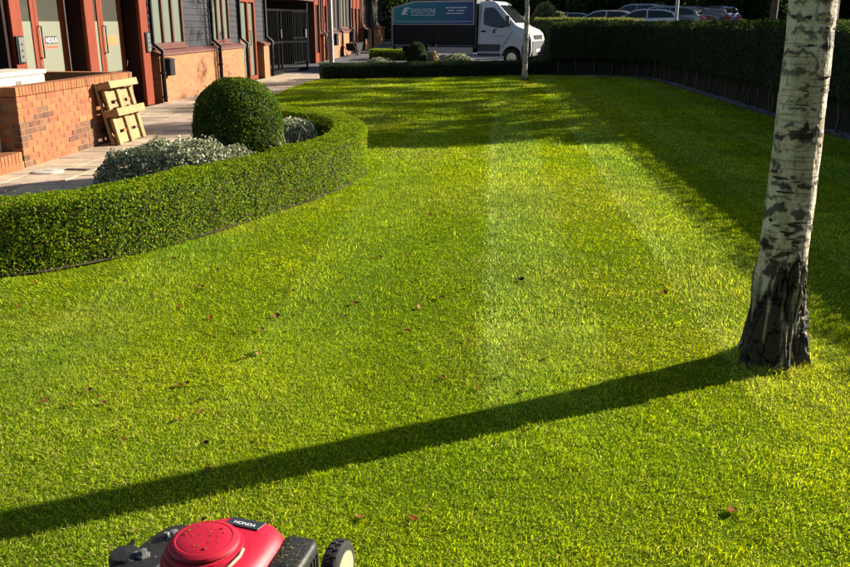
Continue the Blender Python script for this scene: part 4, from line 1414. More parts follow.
for yy, w in [(38.1, 'beside the lamp post'), (42.6, 'left of the far red doors'), (47.3, 'right of the far red doors')]:
    g = gz(-7, yy)
    t_ = thing('wall_box', 'black wall box on the far block ' + w, 'wall box', (FX, yy, 0.55 + g))
    MB().box(0.001, 0.20, -.22, .22, 0, .45).build('case', 'black_metal', t_, bevel=0.015)
    MB().prism([(0.002, .452), (.23, .452), (.20, .48), (.002, .52)], -.24, .24, 'y').build('lid', 'dark_grey', t_)

# dark handcart parked against the far block
g = gz(-6.5, 40.6)
t_ = thing('wheelbarrow', 'dark wheelbarrow parked against the far sunlit plinth', 'wheelbarrow', (-6.55, 40.3, g), R(80))
MB().prism([(-.15, .25), (.45, .22), (.70, .60), (-.30, .55)], -.26, .26, 'y').build('tray', 'black_metal', t_)
for s_ in (-1, 1):
    MB().tube([(.75, .08 * s_, .18), (0.0, .22 * s_, .24), (-.75, .28 * s_, .52)], .016, 6).build('handle', 'timber_dark', t_)
    MB().tube([(-.10, .2 * s_, .25), (-.25, .22 * s_, .0), (-.38, .24 * s_, .36)], .014, 6).build('leg', 'black_metal', t_)
MB().lathe([(.10, -.04), (.18, -.035), (.18, .035), (.10, .04)], 18, (.72, 0, .18), 'y').build('wheel', 'tyre', t_, smooth=40)

# grey lamp posts
def lamp_post(label, loc, r_, h=5.0):
    t_ = thing('lamp_post', label, 'lamp post', loc)
    MB().cyl((0, 0, -.02), (0, 0, .9), r_ * 1.15, r_ * 1.15, 14).build('base', 'galv', t_, smooth=40)
    MB().cyl((0, 0, .901), (0, 0, h), r_, r_ * .7, 14).build('pole', 'galv', t_, smooth=40)
    MB().box(-.06, .45, -.08, .08, h + .001, h + .10).build('lamp_head', 'dark_grey', t_, bevel=0.02)
    return t_


lamp_post('grey metal lamp post in front of the far office block', (-6.55, 34.9, gz(-6.5, 34.9)), 0.088)
lamp_post('slim grey lamp post among the parked cars', (7.3, 37.0, gz(7.3, 37)), 0.075)

# ================================================================== BRICK ENCLOSURE
WX = -5.50
encl = thing('brick_wall', 'low brick wall enclosure with the pallet leaning on it', 'wall', (WX, 9.6, 0))
re_ = rel(encl)
re_(MB().box(WX - .205, WX - .006, 9.606, 12.894, -.05, .81)).build('mortar_core', 'mortar', encl)
re_(MB().box(-6.5, WX - .21, 9.606, 9.80, -.05, .81)).build('mortar_core', 'mortar', encl)
re_(MB().box(-7.12, WX - .21, 12.69, 12.894, -.05, .81)).build('mortar_core', 'mortar', encl)
bl, bh, bw = 0.215, 0.065, 0.1025
brick_me = {}


def brick(kind_, loc, m, size, parent):
    key = (kind_, m)
    if key not in brick_me:
        sx, sy, sz = size
        o = MB().box(-sx / 2, sx / 2, -sy / 2, sy / 2, -sz / 2, sz / 2).build('brick', m, parent, bevel=0.003)
        brick_me[key] = o.data
    else:
        o = link('brick', brick_me[key], None, parent)
    o.location = loc
    return o


for r_ in range(11):
    z = 0.0375 + r_ * 0.0745
    off = 0.1125 if r_ % 2 else 0.0
    for k in range(16):
        yc = 9.6 + 0.1125 + k * 0.225 - off
        y0, y1 = max(9.603, yc - bl / 2), min(12.897, yc + bl / 2)
        if y1 - y0 < 0.05:
            continue
        stain = fbm(np.array([[yc * 1.7, r_ * 0.35, 4.0]]), 2)[0] + rng.uniform(-.06, .06)
        m_ = 'brick_stain' if stain > 0.585 else 'brick'
        full = abs((y1 - y0) - bl) < 1e-4
        brick('stretcher' if full else 'cut%.3f' % (y1 - y0), ((-bw / 2) + rng.uniform(-.002, .002), (y0 + y1) / 2 - 9.6, z), m_, (bw, y1 - y0, bh), encl)
    # camera facing end of the wall and the return
    for k in range(4):
        xc = WX - 0.13 - bl / 2 - k * .225 - (0.11 if r_ % 2 else 0)
        brick('endstretch', (xc - WX, 0.05, z), 'brick', (bl, 0.098, bh), encl)
# soldier course on top
for k in range(44):
    brick('soldier', (-.105 + rng.uniform(-.002, .002), 0.0375 + k * 0.075, .875), 'brick_stain' if rng.random() < .15 else 'brick', (0.215, 0.065, .105), encl)
for k in range(13):
    brick('soldier2', (-.26 - k * .075, 0.1075, .875), 'brick', (0.065, .215, .105), encl)
re_(MB().box(-7.12, WX - .215, 12.692, 12.892, .811, .93)).build('coping', 'brick', encl)
# the small brick step by the wall end
step = thing('brick_step', 'low brick step with upright bricks beside the wall end', 'step', (WX, 8.2, 0))
MB().box(-.9, -.005, 0.0, 1.39, -.05, .085).build('mortar_core', 'mortar', step)
for k in range(18):
    brick('stepsoldier', (-.105, 0.04 + k * .0755, .142), 'brick', (.215, .065, .11), step)
    brick('stepfoot', (-.05, 0.04 + k * .0755, .042), 'brick', (.1, .072, .078), step)
MB().box(-.9, -.215, 0, 1.39, .0855, .19).build('tread', 'slab', step)

t_ = thing('storage_box', 'cream white box standing behind the low brick wall', 'box', (-5.98, 10.25, 0))
MB().box(-.28, .22, -.75, .55, 0, 1.02).build('body', 'white_box', t_, bevel=0.015)
MB().box(-.30, .24, -.77, .57, 1.021, 1.075).build('lid', 'white_box', t_, bevel=0.01)
MB().box(.221, .235, -.15, -.05, .88, .97).build('latch', 'silver', t_)

t_ = thing('chair', 'dark chair with curved chrome arms beside the office doors', 'chair', (-7.45, 12.05, 0), R(20))
MB().box(-.24, .24, -.24, .24, .44, .50).build('seat', 'black_metal', t_, bevel=0.02)
MB().prism([(-.24, .62), (-.20, .62), (-.27, 1.12), (-.31, 1.12)], -.23, .23, 'y').build('backrest', 'black_metal', t_, bevel=0.01)
for s_ in (-1, 1):
    MB().tube([(-.26, .27 * s_, 0), (-.26, .27 * s_, .6), (-.25, .27 * s_, .72), (-.12, .27 * s_, .78), (.14, .27 * s_, .76), (.24, .27 * s_, .66), (.25, .27 * s_, 0)], .014, 8).build('arm_frame', 'silver', t_, smooth=True)
MB().tube([(-.26, -.262, .45), (-.26, .262, .45)], .012, 6).build('cross_bar', 'silver', t_)

# ------------------------------------------------------------------ pallet
pal = thing('wooden_pallet', 'pale wooden pallet leaning against the low brick wall', 'pallet', (-5.16, 11.98, 0.0))
W_, H_ = 0.98, 0.98          # width along the wall, height up it
def pb(y0, y1, z0, z1, x0, x1, name):
    return MB().box(x0, x1, y0, y1, z0, z1).build(name, 'pallet', pal, bevel=0.004)
# deck boards run up the wall side
for k in range(5):
    y0 = -.49 + k * .22
    pb(y0, y0 + .10, 0.0, H_, -.155, -.134, 'deck_board')
# three cross boards
for z0 in (0.02, .43, .86):
    pb(-.49, .49, z0, z0 + .11, -.133, -.112, 'cross_board')
# blocks
for z0 in (0.43, .86):
    for y0 in (-.49, -.06, .36):
        pb(y0, y0 + .13, z0 + .003, z0 + .107, -.111, -.022, 'block')
# two deep bearers towards the viewer, three uprights and wide boards between them
pb(-.49, .49, .855, .965, -.021, 0.075, 'bearer')
pb(-.49, .49, .425, .545, -.021, 0.075, 'bearer')
for y0, w_ in ((-.48, .11), (-.07, .11), (.37, .11)):
    pb(y0, y0 + w_, .55, .85, -.060, -.030, 'upright_board')
    pb(y0, y0 + w_, .0, .42, -.060, -.030, 'upright_board')
for z0, z1 in ((.565, .625), (.675, .845), (.01, .17), (.215, .41)):
    pb(-.46, .46, z0, z1, -.090, -.066, 'wide_board')
pal.rotation_euler = (0, R(-12), 0)
pal.scale = (1.0, 0.96, 0.89)
pal.location = (-5.16, 12.02, 0.02)

# drain cover
t_ = thing('drain_cover', 'pale round drain cover set in the paving by the hedge', 'drain cover', (-5.10, 9.36, 0.0))
MB().lathe([(.17, -.02), (.17, .010), (.155, .014)], 32).build('rim', 'cover', t_, smooth=30)
MB().lathe([(.150, .004), (.150, .016), (.13, .018)], 32).build('plate', 'cover', t_, smooth=30)
MB().box(-.05, .05, -.012, .012, .0182, .0195).build('key_slot', 'black_metal', t_)
t_ = thing('drain_channel', 'short dark drain slot in the paving beside the pale cover', 'drain', (-4.85, 9.55, 0.0), R(-4))
MB().box(-.14, .14, -.05, .05, -.02, .004).build('frame', 'dark_grey', t_)
for k in range(6):
    MB().box(-.12 + k * .042, -.10 + k * .042, -.04, .04, .0042, .006).build('bar', 'black_metal', t_)

# ================================================================== TRUCK
M['van_white'] = mat('white_paint', (0.50, 0.52, 0.56), 0.4, (0.46, 0.48, 0.52), 2, coat=0.5)
M['van_grey'] = mat('grey_plastic', (0.05, 0.055, 0.06), 0.55, (0.04, 0.043, 0.048), 20)
M['board_dark'] = mat('dark_green_sideboard', (0.006, 0.013, 0.012), 0.5, (0.004, 0.009, 0.008), 6, spec=0.25)
M['alloy'] = mat('alloy_sheet', (0.45, 0.46, 0.47), 0.4, (0.36, 0.37, 0.38), 8, metal=0.3)
M['headlamp'] = glass_mat('headlamp', (0.55, 0.58, 0.6), 0.1, 0.8)
M['tail'] = glass_mat('tail_lamp', (0.45, 0.02, 0.015), 0.15, 0.6)


def banner_mat():
    m, nt, b, out = new_mat('teal_to_navy_print')
    N, L = nt.nodes, nt.links
    tc = N.new('ShaderNodeTexCoord')
    sp = N.new('ShaderNodeSeparateXYZ')
    L.new(tc.outputs['Object'], sp.inputs[0])
    mr = N.new('ShaderNodeMapRange')
    mr.inputs[1].default_value = 0.0
    mr.inputs[2].default_value = 3.6
    L.new(sp.outputs[0], mr.inputs[0])
    rp = N.new('ShaderNodeValToRGB')
    rp.color_ramp.elements[0].color = (0.015, 0.24, 0.23, 1)
    rp.color_ramp.elements[1].color = (0.008, 0.045, 0.19, 1)
    e = rp.color_ramp.elements.new(0.5)
    e.color = (0.010, 0.16, 0.24, 1)
    L.new(mr.outputs[0], rp.inputs[0])
    L.new(rp.outputs[0], b.inputs['Base Color'])
    b.inputs['Roughness'].default_value = 0.45
    return m


M['banner'] = banner_mat()


def arc(cx, cz, r_, a0, a1, n=10):
    return [(cx + r_ * math.cos(R(a0 + (a1 - a0) * k / n)), cz + r_ * math.sin(R(a0 + (a1 - a0) * k / n))) for k in range(n + 1)]


def wheel(parent, x, y, r_, w, m_rim='silver', hub=0.62):
    wh = MB().lathe([(r_ * hub, -w / 2), (r_ * .94, -w / 2), (r_, -w * .36), (r_, w * .36), (r_ * .94, w / 2), (r_ * hub, w / 2)], 28, (x, y, r_), 'y').build('wheel', 'tyre', parent, smooth=40)
    s_ = 1 if y > 0 else -1
    MB().lathe([(r_ * .12, -w * .60), (r_ * .22, -w * .56), (r_ * hub * .8, -w * .515), (r_ * (hub - .01), -w * .54), (r_ * (hub - .01), w * .54), (r_ * hub * .8, w * .515), (r_ * .22, w * .56), (r_ * .12, w * .60)], 22, (x, y, r_), 'y').build('rim', m_rim, wh, smooth=40)
    return wh


g = gz(-1, 32)
truck = thing('truck', 'white cab box truck with teal and navy side panel', 'truck', (-3.57, 33.85, g), R(-18))
truck.scale = (0.885, 0.95, 1.0)
# chassis
MB().box(.2, 5.6, -.45, -.33, .52, .72).box(.2, 5.6, .33, .45, .52, .72).build('chassis', 'black_metal', truck)
# box body
HW = 1.0
MB().box(0.02, 3.62, -HW + .03, HW - .03, .80, 1.50).build('load_bed', 'board_dark', truck)
for k in range(4):
    MB().box(.06 + k * .9, .93 + k * .9, -HW, -HW + .029, .84, 1.49).build('side_board', 'board_dark', truck)
    MB().box(.935 + k * .9, .955 + k * .9, -HW - .012, -HW + .028, .80, 1.50).build('side_post', 'black_metal', truck)
prof = [(0.02, 1.502), (3.64, 1.502), (3.64, 2.34), (1.05, 2.34), (0.02, 2.12)]
MB().prism(prof, -HW + .012, HW - .012, 'y').build('box_body', 'alloy', truck)
pan = [(0.10, 1.53), (3.60, 1.53), (3.60, 2.29), (1.08, 2.29), (0.10, 2.085)]
bn = MB().prism(pan, -HW + .010, -HW - .004, 'y').build('side_panel', 'banner', truck)
text_part('lettering', 'EVOLUTIONS', 0.24, 'white_vinyl', bn, frame_my((0.86, -HW - .006, 1.905)), width=1.10)


def print_line(x0, x1, z, h_, y_, m, parent):
    """a line of print too small to read: short raised dashes"""
    mb = MB()
    x = x0
    while x < x1 - .02:
        w_ = min(random.uniform(.05, .16), x1 - x)
        mb.box(x, x + w_, y_ - .002, y_, z, z + h_)
        x += w_ + .025
    return mb.build('small_print', m, parent)


print_line(0.88, 1.94, 1.83, .03, -HW - .0045, 'white_vinyl', bn)
logo = [(0.42, 1.86), (0.72, 1.86), (0.66, 1.91), (0.58, 1.91), (0.62, 1.95), (0.72, 1.98), (0.66, 2.02), (0.60, 2.02), (0.64, 2.055), (0.82, 2.055), (0.79, 2.10), (0.56, 2.10), (0.44, 2.0)]
logo = [(0.42, 1.86), (0.70, 1.86), (0.66, 1.915), (0.60, 1.915), (0.66, 1.975), (0.74, 1.975), (0.71, 2.025), (0.63, 2.025), (0.70, 2.06), (0.84, 2.06), (0.81, 2.11), (0.58, 2.11)]
MB().prism(logo, -HW - .0045, -HW - .008, 'y').build('logo', 'white_vinyl', bn)
for (x0, x1, z) in [(2.42, 3.35, 2.08), (2.52, 2.80, 1.98), (2.90, 3.22, 1.98), (2.44, 3.22, 1.88)]:
    print_line(x0, x1, z, .035, -HW - .0045, 'white_vinyl', bn)
MB().box(.14, 3.56, -HW - .0045, -HW - .007, 1.615, 1.628).build('line', 'white_vinyl', bn)
MB().box(-.03, .018, -HW, HW, .8, 2.1).build('tail_board', 'alloy', truck)
MB().box(1.6, 3.6, -HW + .02, -HW + .05, .50, .72).build('side_guard', 'alloy', truck)
MB().box(3.66, 3.74, -.95, .95, .70, 2.42).build('head_board', 'van_grey', truck)
MB().tube([(3.70, -.85, 2.42), (3.70, -.85, 2.52), (3.70, .85, 2.52), (3.70, .85, 2.42)], .03, 8).build('ladder_rack', 'black_metal', truck)
for s_ in (-1, 1):
    MB().box(-.05, -.031, .72 * s_ - .12, .72 * s_ + .12, .62, .74).build('tail_lamp', 'tail', truck)
    wheel(truck, .95, .78 * s_, .34, .26)
    MB().prism(arc(.95, .36, .43, 180, 0) + arc(.95, .36, .40, 0, 180), .66 * s_, .95 * s_, 'y').build('mudguard', 'black_metal', truck)
# cab
C0 = 3.78
cabp = [(0, .42), (0, 2.20), (.06, 2.29), (.35, 2.33), (.62, 2.31), (.80, 2.22), (1.58, 1.52), (1.68, 1.46), (2.05, 1.33), (2.20, 1.20), (2.27, 1.02), (2.28, .62), (2.22, .42)]
arch = arc(1.46, .36, .42, 8, 172, 14)
cabp = cabp + arch
cw = .93
mb = MB()
npf = len(cabp)


def inw(z):      # the cab narrows above the waist
    return cw - 0.16 * max(0, (z - 1.4) / .95) ** 1.3


vs_ = [(C0 + x, -inw(z), z) for x, z in cabp] + [(C0 + x, inw(z), z) for x, z in cabp]
fs_ = [(k, (k + 1) % npf, npf + (k + 1) % npf, npf + k) for k in range(npf)] + [tuple(range(npf)), tuple(range(2 * npf - 1, npf - 1, -1))]
cab = mb.add(vs_, fs_).build('cab', 'van_white', truck, bevel=0.02, segs=2, smooth=35)


def on_side(poly, s_, d0, d1):
    n_ = len(poly)
    v_ = [(C0 + x, s_ * (inw(z) + d0), z) for x, z in poly] + [(C0 + x, s_ * (inw(z) + d1), z) for x, z in poly]
    f_ = [(k, (k + 1) % n_, n_ + (k + 1) % n_, n_ + k) for k in range(n_)] + [tuple(range(n_ - 1, -1, -1)), tuple(range(n_, 2 * n_))]
    return MB().add(v_, f_)


for s_ in (-1, 1):
    dr = on_side([(.10, .72), (.10, 1.40), (.14, 2.18), (.60, 2.20), (.80, 2.10), (1.36, 1.58), (1.46, 1.30), (1.24, 1.05), (1.02, .72)], s_, .001, .008).build('door', 'van_white', cab, smooth=30)
    on_side([(.26, 1.52), (.24, 1.85), (.26, 2.08), (.60, 2.10), (.76, 2.02), (1.24, 1.55), (1.26, 1.47), (1.05, 1.40), (.60, 1.44)], s_, .009, .014).build('window', 'car_glass', dr)
    on_side([(.17, 1.26), (.36, 1.26), (.36, 1.31), (.17, 1.31)], s_, .009, .03).build('handle', 'black_metal', dr)
    on_side([(.02, .60), (.02, .84), (1.00, .84), (.95, .60)], s_, .009, .022).build('rubbing_strip', 'van_grey', cab)
    on_side([(.02, .42), (.02, .52), (.98, .52), (1.0, .42)], s_, .002, .02).build('sill', 'van_grey', cab)
    MB().box(C0 + 1.22, C0 + 1.36, s_ * (cw + .05) - .07, s_ * (cw + .05) + .07, 1.46, 1.82).build('mirror', 'van_grey', cab, bevel=0.02)
    on_side([(1.98, 1.08), (1.90, 1.30), (2.10, 1.26), (2.20, 1.10)], s_, .004, .012).build('headlamp', 'headlamp', cab)
    on_side([(1.92, .40), (1.88, .74), (2.05, .98), (2.27, .98), (2.28, .62), (2.22, .40)], s_, .006, .02).build('bumper', 'van_grey', cab)
    wheel(truck, C0 + 1.46, .80 * s_, .345, .22)
MB().prism([(C0 + .86, 2.172), (C0 + 1.54, 1.565), (C0 + 1.555, 1.575), (C0 + .875, 2.182)], -.72, .72, 'y').build('windscreen', 'car_glass', cab)
MB().box(C0 + 2.272, C0 + 2.30, -.80, .80, .45, .95).build('front_bumper', 'van_grey', cab)
MB().box(C0 + 2.255, C0 + 2.285, -.55, .55, 1.0, 1.16).build('grille', 'black_metal', cab)
MB().box(C0 + 2.301, C0 + 2.306, -.26, .26, .56, .67).build('number_plate', 'white_vinyl', cab)
on_side([(.085, .62), (.085, 2.19), (.098, 2.19), (.098, .62)], -1, .002, .009).build('door_gap', 'black_metal', cab)
on_side([(1.06, .74), (1.30, 1.03), (1.50, 1.30), (1.51, 1.30), (1.31, 1.02), (1.07, .73)], -1, .002, .009).build('door_gap', 'black_metal', cab)
mark = [(.62, 1.22), (.78, 1.22), (.75, 1.26), (.72, 1.26), (.76, 1.30), (.74, 1.325), (.84, 1.345), (.80, 1.375), (.70, 1.36)]
on_side(mark, -1, .010, .012).build('logo', 'black_sign', cab)
print_line(C0 + .55, C0 + 1.17, 1.10, .035, -inw(1.1) - .0095, 'grey_vinyl', cab)
MB().box(C0 + .10, C0 + .30, -.35, -.15, 2.335, 2.38).build('beacon_base', 'van_grey', cab)


# ================================================================== PARKED CARS
def paint(name, c, r_=0.25):
    return mat(name, c, r_, tuple(q * .94 for q in c), 2, coat=0.8)


M['paint_white'] = paint('white_car_paint', (0.45, 0.47, 0.49))
M['paint_silver'] = paint('silver_car_paint', (0.26, 0.28, 0.31))
M['paint_red'] = paint('red_car_paint', (0.38, 0.025, 0.02))
M['paint_blue'] = paint('blue_car_paint', (0.10, 0.16, 0.32))
M['paint_black'] = paint('black_car_paint', (0.02, 0.022, 0.026))
M['paint_grey'] = paint('grey_car_paint', (0.16, 0.17, 0.19))

SHAPES = {   # side outlines of the lower body's top edge and of the glasshouse (x from the front, z)
    'hatch': (4.1, 1.46, [(0, .55), (.05, .72), (.35, .84), (1.0, .95), (3.85, 1.0), (4.05, .9), (4.1, .55)], [(.95, .95), (1.75, 1.40), (2.2, 1.46), (3.3, 1.42), (3.75, 1.28), (3.92, 1.0)]),
    'estate': (4.6, 1.5, [(0, .55), (.05, .74), (.4, .86), (1.15, .97), (4.4, 1.02), (4.57, .9), (4.6, .55)], [(1.1, .97), (1.95, 1.42), (2.4, 1.49), (4.0, 1.46), (4.25, 1.38), (4.45, 1.02)]),
    'suv': (4.5, 1.72, [(0, .65), (.04, .95), (.3, 1.05), (1.05, 1.14), (4.3, 1.18), (4.47, 1.05), (4.5, .6)], [(1.0, 1.14), (1.75, 1.62), (2.2, 1.71), (3.7, 1.69), (4.1, 1.58), (4.35, 1.18)]),
}


def car(label, loc, rz, shape, pm, group='cars in the car park'):
    Ln, Ht, low, top = SHAPES[shape]
    t_ = thing('parked_car', label, 'car', loc, rz, group)
    hw = .88
    # local +x is the front
    fl = [(Ln / 2 - x, z) for x, z in low]
    ft = [(Ln / 2 - x, z) for x, z in top]
    wr = .33
    wx = [Ln / 2 - .85, -Ln / 2 + .85]
    bottom = [(-Ln / 2 + .05, .30)] + arc(wx[1], .33, .40, 185, -5, 8) + arc(wx[0], .33, .40, 185, -5, 8) + [(Ln / 2 - .05, .30)]
    poly = fl[::-1]
    poly = bottom[::-1][0:0] + fl + bottom
    MB().prism(poly, -hw, hw, 'y').build('body', pm, t_, bevel=0.05, segs=2, smooth=35)
    n_ = len(ft)

    def tw(z):
        return hw - .03 - .20 * (z - top[0][1]) / (Ht - top[0][1])
    v_ = [(x, -tw(z), z - .02) for x, z in ft] + [(x, tw(z), z - .02) for x, z in ft]
    f_ = [(k, k + 1, n_ + k + 1, n_ + k) for k in range(n_ - 1)] + [tuple(range(n_ - 1, -1, -1)), tuple(range(n_, 2 * n_))]
    roof = MB().add(v_, f_).build('cabin', pm, t_, bevel=0.03, segs=2, smooth=35)
    # side glass, windscreen, rear glass
    for s_ in (-1, 1):
        a = [(x * .93 + (.02 if x < 0 else -.02), (z - top[0][1]) * .78 + top[0][1] + .05) for x, z in ft]
        mid = (a[0][0] + a[-1][0]) / 2

        def glz(pl):
            m_ = len(pl)
            vv = [(x, s_ * (tw(z) + .004), z - .02) for x, z in pl] + [(x, s_ * (tw(z) - .01), z - .02) for x, z in pl]
            return MB().add(vv, [(k, (k + 1) % m_, m_ + (k + 1) % m_, m_ + k) for k in range(m_)] + [tuple(range(m_)), tuple(range(2 * m_ - 1, m_ - 1, -1))])
        zt = a[2][1]
        glz([a[0], a[1], a[2], (mid + .03, zt - .005), (mid + .03, a[0][1])]).build('side_window', 'car_glass', roof)
        glz([(mid - .03, a[0][1]), (mid - .03, zt - .005), a[3], a[4], a[5]]).build('side_window', 'car_glass', roof)
        MB().box(Ln / 2 - 1.32, Ln / 2 - 1.18, s_ * (hw + .08) - .07, s_ * (hw + .08) + .07, top[0][1] + .02, top[0][1] + .16).build('mirror', pm, t_, bevel=0.02)
        MB().box(Ln / 2 - .22, Ln / 2 + .005, s_ * .62 - .18, s_ * .62 + .18, low[1][1] - .10, low[1][1] + .03).build('headlight', 'headlamp', t_, bevel=0.02)
        MB().box(-Ln / 2 - .005, -Ln / 2 + .15, s_ * .68 - .12, s_ * .68 + .12, .72, .92).build('tail_light', 'tail', t_, bevel=0.02)
        for x in wx:
            wheel(t_, x, s_ * (hw - .11), wr, .2)
    (x0, z0), (x1, z1) = ft[0], ft[1]
    d = Vector((x1 - x0, 0, z1 - z0)).normalized()
    nn = Vector((-d.z, 0, d.x)) * (-1 if d.x > 0 else 1)
    nn = Vector((abs(d.z), 0, abs(d.x)))
    q = [Vector((x0, 0, z0 - .02)) + d * .06 + nn * .006, Vector((x1, 0, z1 - .02)) - d * .04 + nn * .006]
    v_ = [(q[0].x, -.74, q[0].z), (q[0].x, .74, q[0].z), (q[1].x, .60, q[1].z), (q[1].x, -.60, q[1].z)]
    v_ += [(a - nn.x * .02, b, c - nn.z * .02) for a, b, c in v_]
    MB().add(v_, [(0, 1, 2, 3), (7, 6, 5, 4), (0, 4, 5, 1), (1, 5, 6, 2), (2, 6, 7, 3), (3, 7, 4, 0)]).build('windscreen', 'car_glass', roof)
    (x0, z0), (x1, z1) = ft[-1], ft[-2]
    d = Vector((x1 - x0, 0, z1 - z0)).normalized()
    nn = Vector((-abs(d.z), 0, abs(d.x)))
    q = [Vector((x0, 0, z0 - .02)) + d * .05 + nn * .006, Vector((x1, 0, z1 - .02)) - d * .03 + nn * .006]
    v_ = [(q[0].x, -.70, q[0].z), (q[0].x, .70, q[0].z), (q[1].x, .60, q[1].z), (q[1].x, -.60, q[1].z)]
    v_ += [(a - nn.x * .02, b, c - nn.z * .02) for a, b, c in v_]
    MB().add(v_, [(0, 1, 2, 3), (7, 6, 5, 4), (0, 4, 5, 1), (1, 5, 6, 2), (2, 6, 7, 3), (3, 7, 4, 0)]).build('rear_window', 'car_glass', roof)
    return t_


for lab, x, y, rz, sh, pm in [
    ('white hatchback parked nearest the left, only its roof showing over the hedge', 5.69, 49.0, 165, 'hatch', 'paint_white'),
    ('red car parked behind the white hatchback', 7.17, 55.5, 165, 'estate', 'paint_red'),
    ('silver estate car parked right of the red car', 8.5, 55.0, 140, 'suv', 'paint_silver'),
    ('white car parked in front of the silver estate', 7.5, 47.0, 165, 'hatch', 'paint_white'),
    ('silver car parked left of the lamp post', 9.6, 53.5, 150, 'estate', 'paint_silver'),
    ('grey car parked just behind the lamp post', 9.1, 48.5, 150, 'hatch', 'paint_grey'),
    ('black car parked right of the lamp post', 10.7, 50.0, 120, 'hatch', 'paint_black'),
    ('blue car parked at the right end of the row', 12.2, 54.5, 125, 'estate', 'paint_blue'),
    ('pale car parked far behind the pale green hedge', 3.9, 54.0, 175, 'hatch', 'paint_silver')]:
    car(lab, (x, y, gz(x, y) - .01), R(rz), sh, pm)

# ================================================================== LAWNMOWER
M['mower_red'] = mat('red_plastic_cowl', (0.42, 0.005, 0.026), 0.5, (0.32, 0.005, 0.020), 7, detail=9, bump=0.04, bscale=60, spec=0.35)
M['mower_black'] = mat('dusty_black_plastic', (0.012, 0.012, 0.013), 0.5, (0.022, 0.021, 0.019), 30, detail=8, bump=0.15, spec=0.3)
M['cream_hub'] = mat('cream_wheel_hub', (0.36, 0.31, 0.20), 0.6, (0.25, 0.21, 0.14), 24)
M['engine_metal'] = mat('engine_alloy', (0.30, 0.30, 0.30), 0.5, (0.15, 0.15, 0.15), 20, metal=0.6)
M['sticker'] = mat('black_sticker', (0.018, 0.022, 0.026), 0.4, (0.014, 0.018, 0.02), 9)
M['clipping'] = mat('grass_clipping', (0.12, 0.15, 0.03), 0.8, (0.07, 0.09, 0.02), 30)
mow = thing('lawnmower', 'red and black petrol lawnmower at the bottom edge of the lawn', 'lawnmower', (-0.675, 1.775, 0.0), R(-10))
# deck
dk = [(-.20, -.30), (.20, -.30), (.245, -.20), (.25, .12), (.20, .27), (.10, .335), (-.10, .335), (-.20, .27), (-.25, .12), (-.245, -.20)]
deck = MB()
n_ = len(dk)
for z, k in ((.055, 1.0), (.13, 1.0), (.165, .93), (.185, .72)):
    deck.v += [(x * k - .075, y * k + .03, z) for x, y in dk]
for r_ in range(3):
    deck.f += [(r_ * n_ + k, r_ * n_ + (k + 1) % n_, (r_ + 1) * n_ + (k + 1) % n_, (r_ + 1) * n_ + k) for k in range(n_)]
deck.f += [tuple(range(n_ - 1, -1, -1)), tuple(range(3 * n_, 4 * n_))]
deck.build('deck', 'mower_black', mow, smooth=40)
MB().lathe([(.105, .186), (.105, .225), (.085, .232), (.085, .26)], 28).build('engine_block', 'engine_metal', mow, smooth=40)
for k in range(5):
    MB().lathe([(.098, .262 + k * .009), (.098, .266 + k * .009)], 24).build('cooling_fin', 'engine_metal', mow)

# red cowl: rounded body lofted through rings, longer to the front, sloping outer skirt
def ring(cx, cy, rx, ry, z, p_=2.6, n_=48, tilt=0.0):
    o = []
    for k in range(n_):
        t = 2 * math.pi * k / n_
        c_, s_ = math.cos(t), math.sin(t)
        x = rx * math.copysign(abs(c_) ** (2 / p_), c_)
        y = ry * math.copysign(abs(s_) ** (2 / p_), s_)
        o.append((cx + x, cy + y, z + tilt * y))
    return o


def loft(rings, cap=True):
    n_ = len(rings[0])
    mb = MB()
    for r_ in rings:
        mb.v += r_
    for i in range(len(rings) - 1):
        mb.f += [(i * n_ + k, i * n_ + (k + 1) % n_, (i + 1) * n_ + (k + 1) % n_, (i + 1) * n_ + k) for k in range(n_)]
    if cap:
        mb.f += [tuple(range(n_ - 1, -1, -1)), tuple(range((len(rings) - 1) * n_, len(rings) * n_))]
    return mb


cowl = loft([ring(.030, .020, .128, .150, .245, 3.6), ring(.030, .020, .130, .151, .330, 3.6), ring(.030, .020, .126, .147, .366, 3.4), ring(.030, .018, .114, .136, .392, 3.2),
             ring(.028, .014, .096, .118, .406, 3.0), ring(.026, .008, .070, .090, .412, 2.8)]).build('cowl', 'mower_red', mow, smooth=40)
# raised crease running to the front right of the cowl
MB().prism([(.085, -.110), (.112, -.060), (.118, .030), (.104, .100), (.040, .138), (-.030, .138), (.060, .098), (.092, .030), (.092, -.060)], .388, .404, 'z').build('cowl_ridge', 'mower_red', cowl, bevel=0.005, segs=2, smooth=40)
# recoil housing: drum with vents and a domed lid
RC = (-.012, -.006, 0.006)
MB().lathe([(.110, .370), (.108, .380), (.101, .382), (.099, .387), (.103, .389), (.101, .395), (.093, .397), (.091, .402), (.096, .404), (.094, .410), (.085, .412), (.083, .416), (.087, .418), (.084, .424),
            (.076, .4285), (.070, .4300), (.067, .4290), (.064, .4303), (.035, .4325), (.004, .433)],
           48, RC).build('recoil_housing', 'mower_red', cowl, smooth=28)
for r_, z_ in ((.1005, .3845), (.0925, .3995), (.0845, .414)):
    MB().lathe([(r_, z_ - .0018), (r_, z_ + .0018)], 40, (RC[0], RC[1], RC[2])).build('vent_gap', 'mower_black', cowl)
for k in range(3):
    a = R(60 + k * 120)
    MB().cyl((RC[0] + .052 * math.cos(a), RC[1] + .052 * math.sin(a), .4345), (RC[0] + .052 * math.cos(a), RC[1] + .052 * math.sin(a), .4395), .004, n=10).build('screw', 'mower_red', cowl)
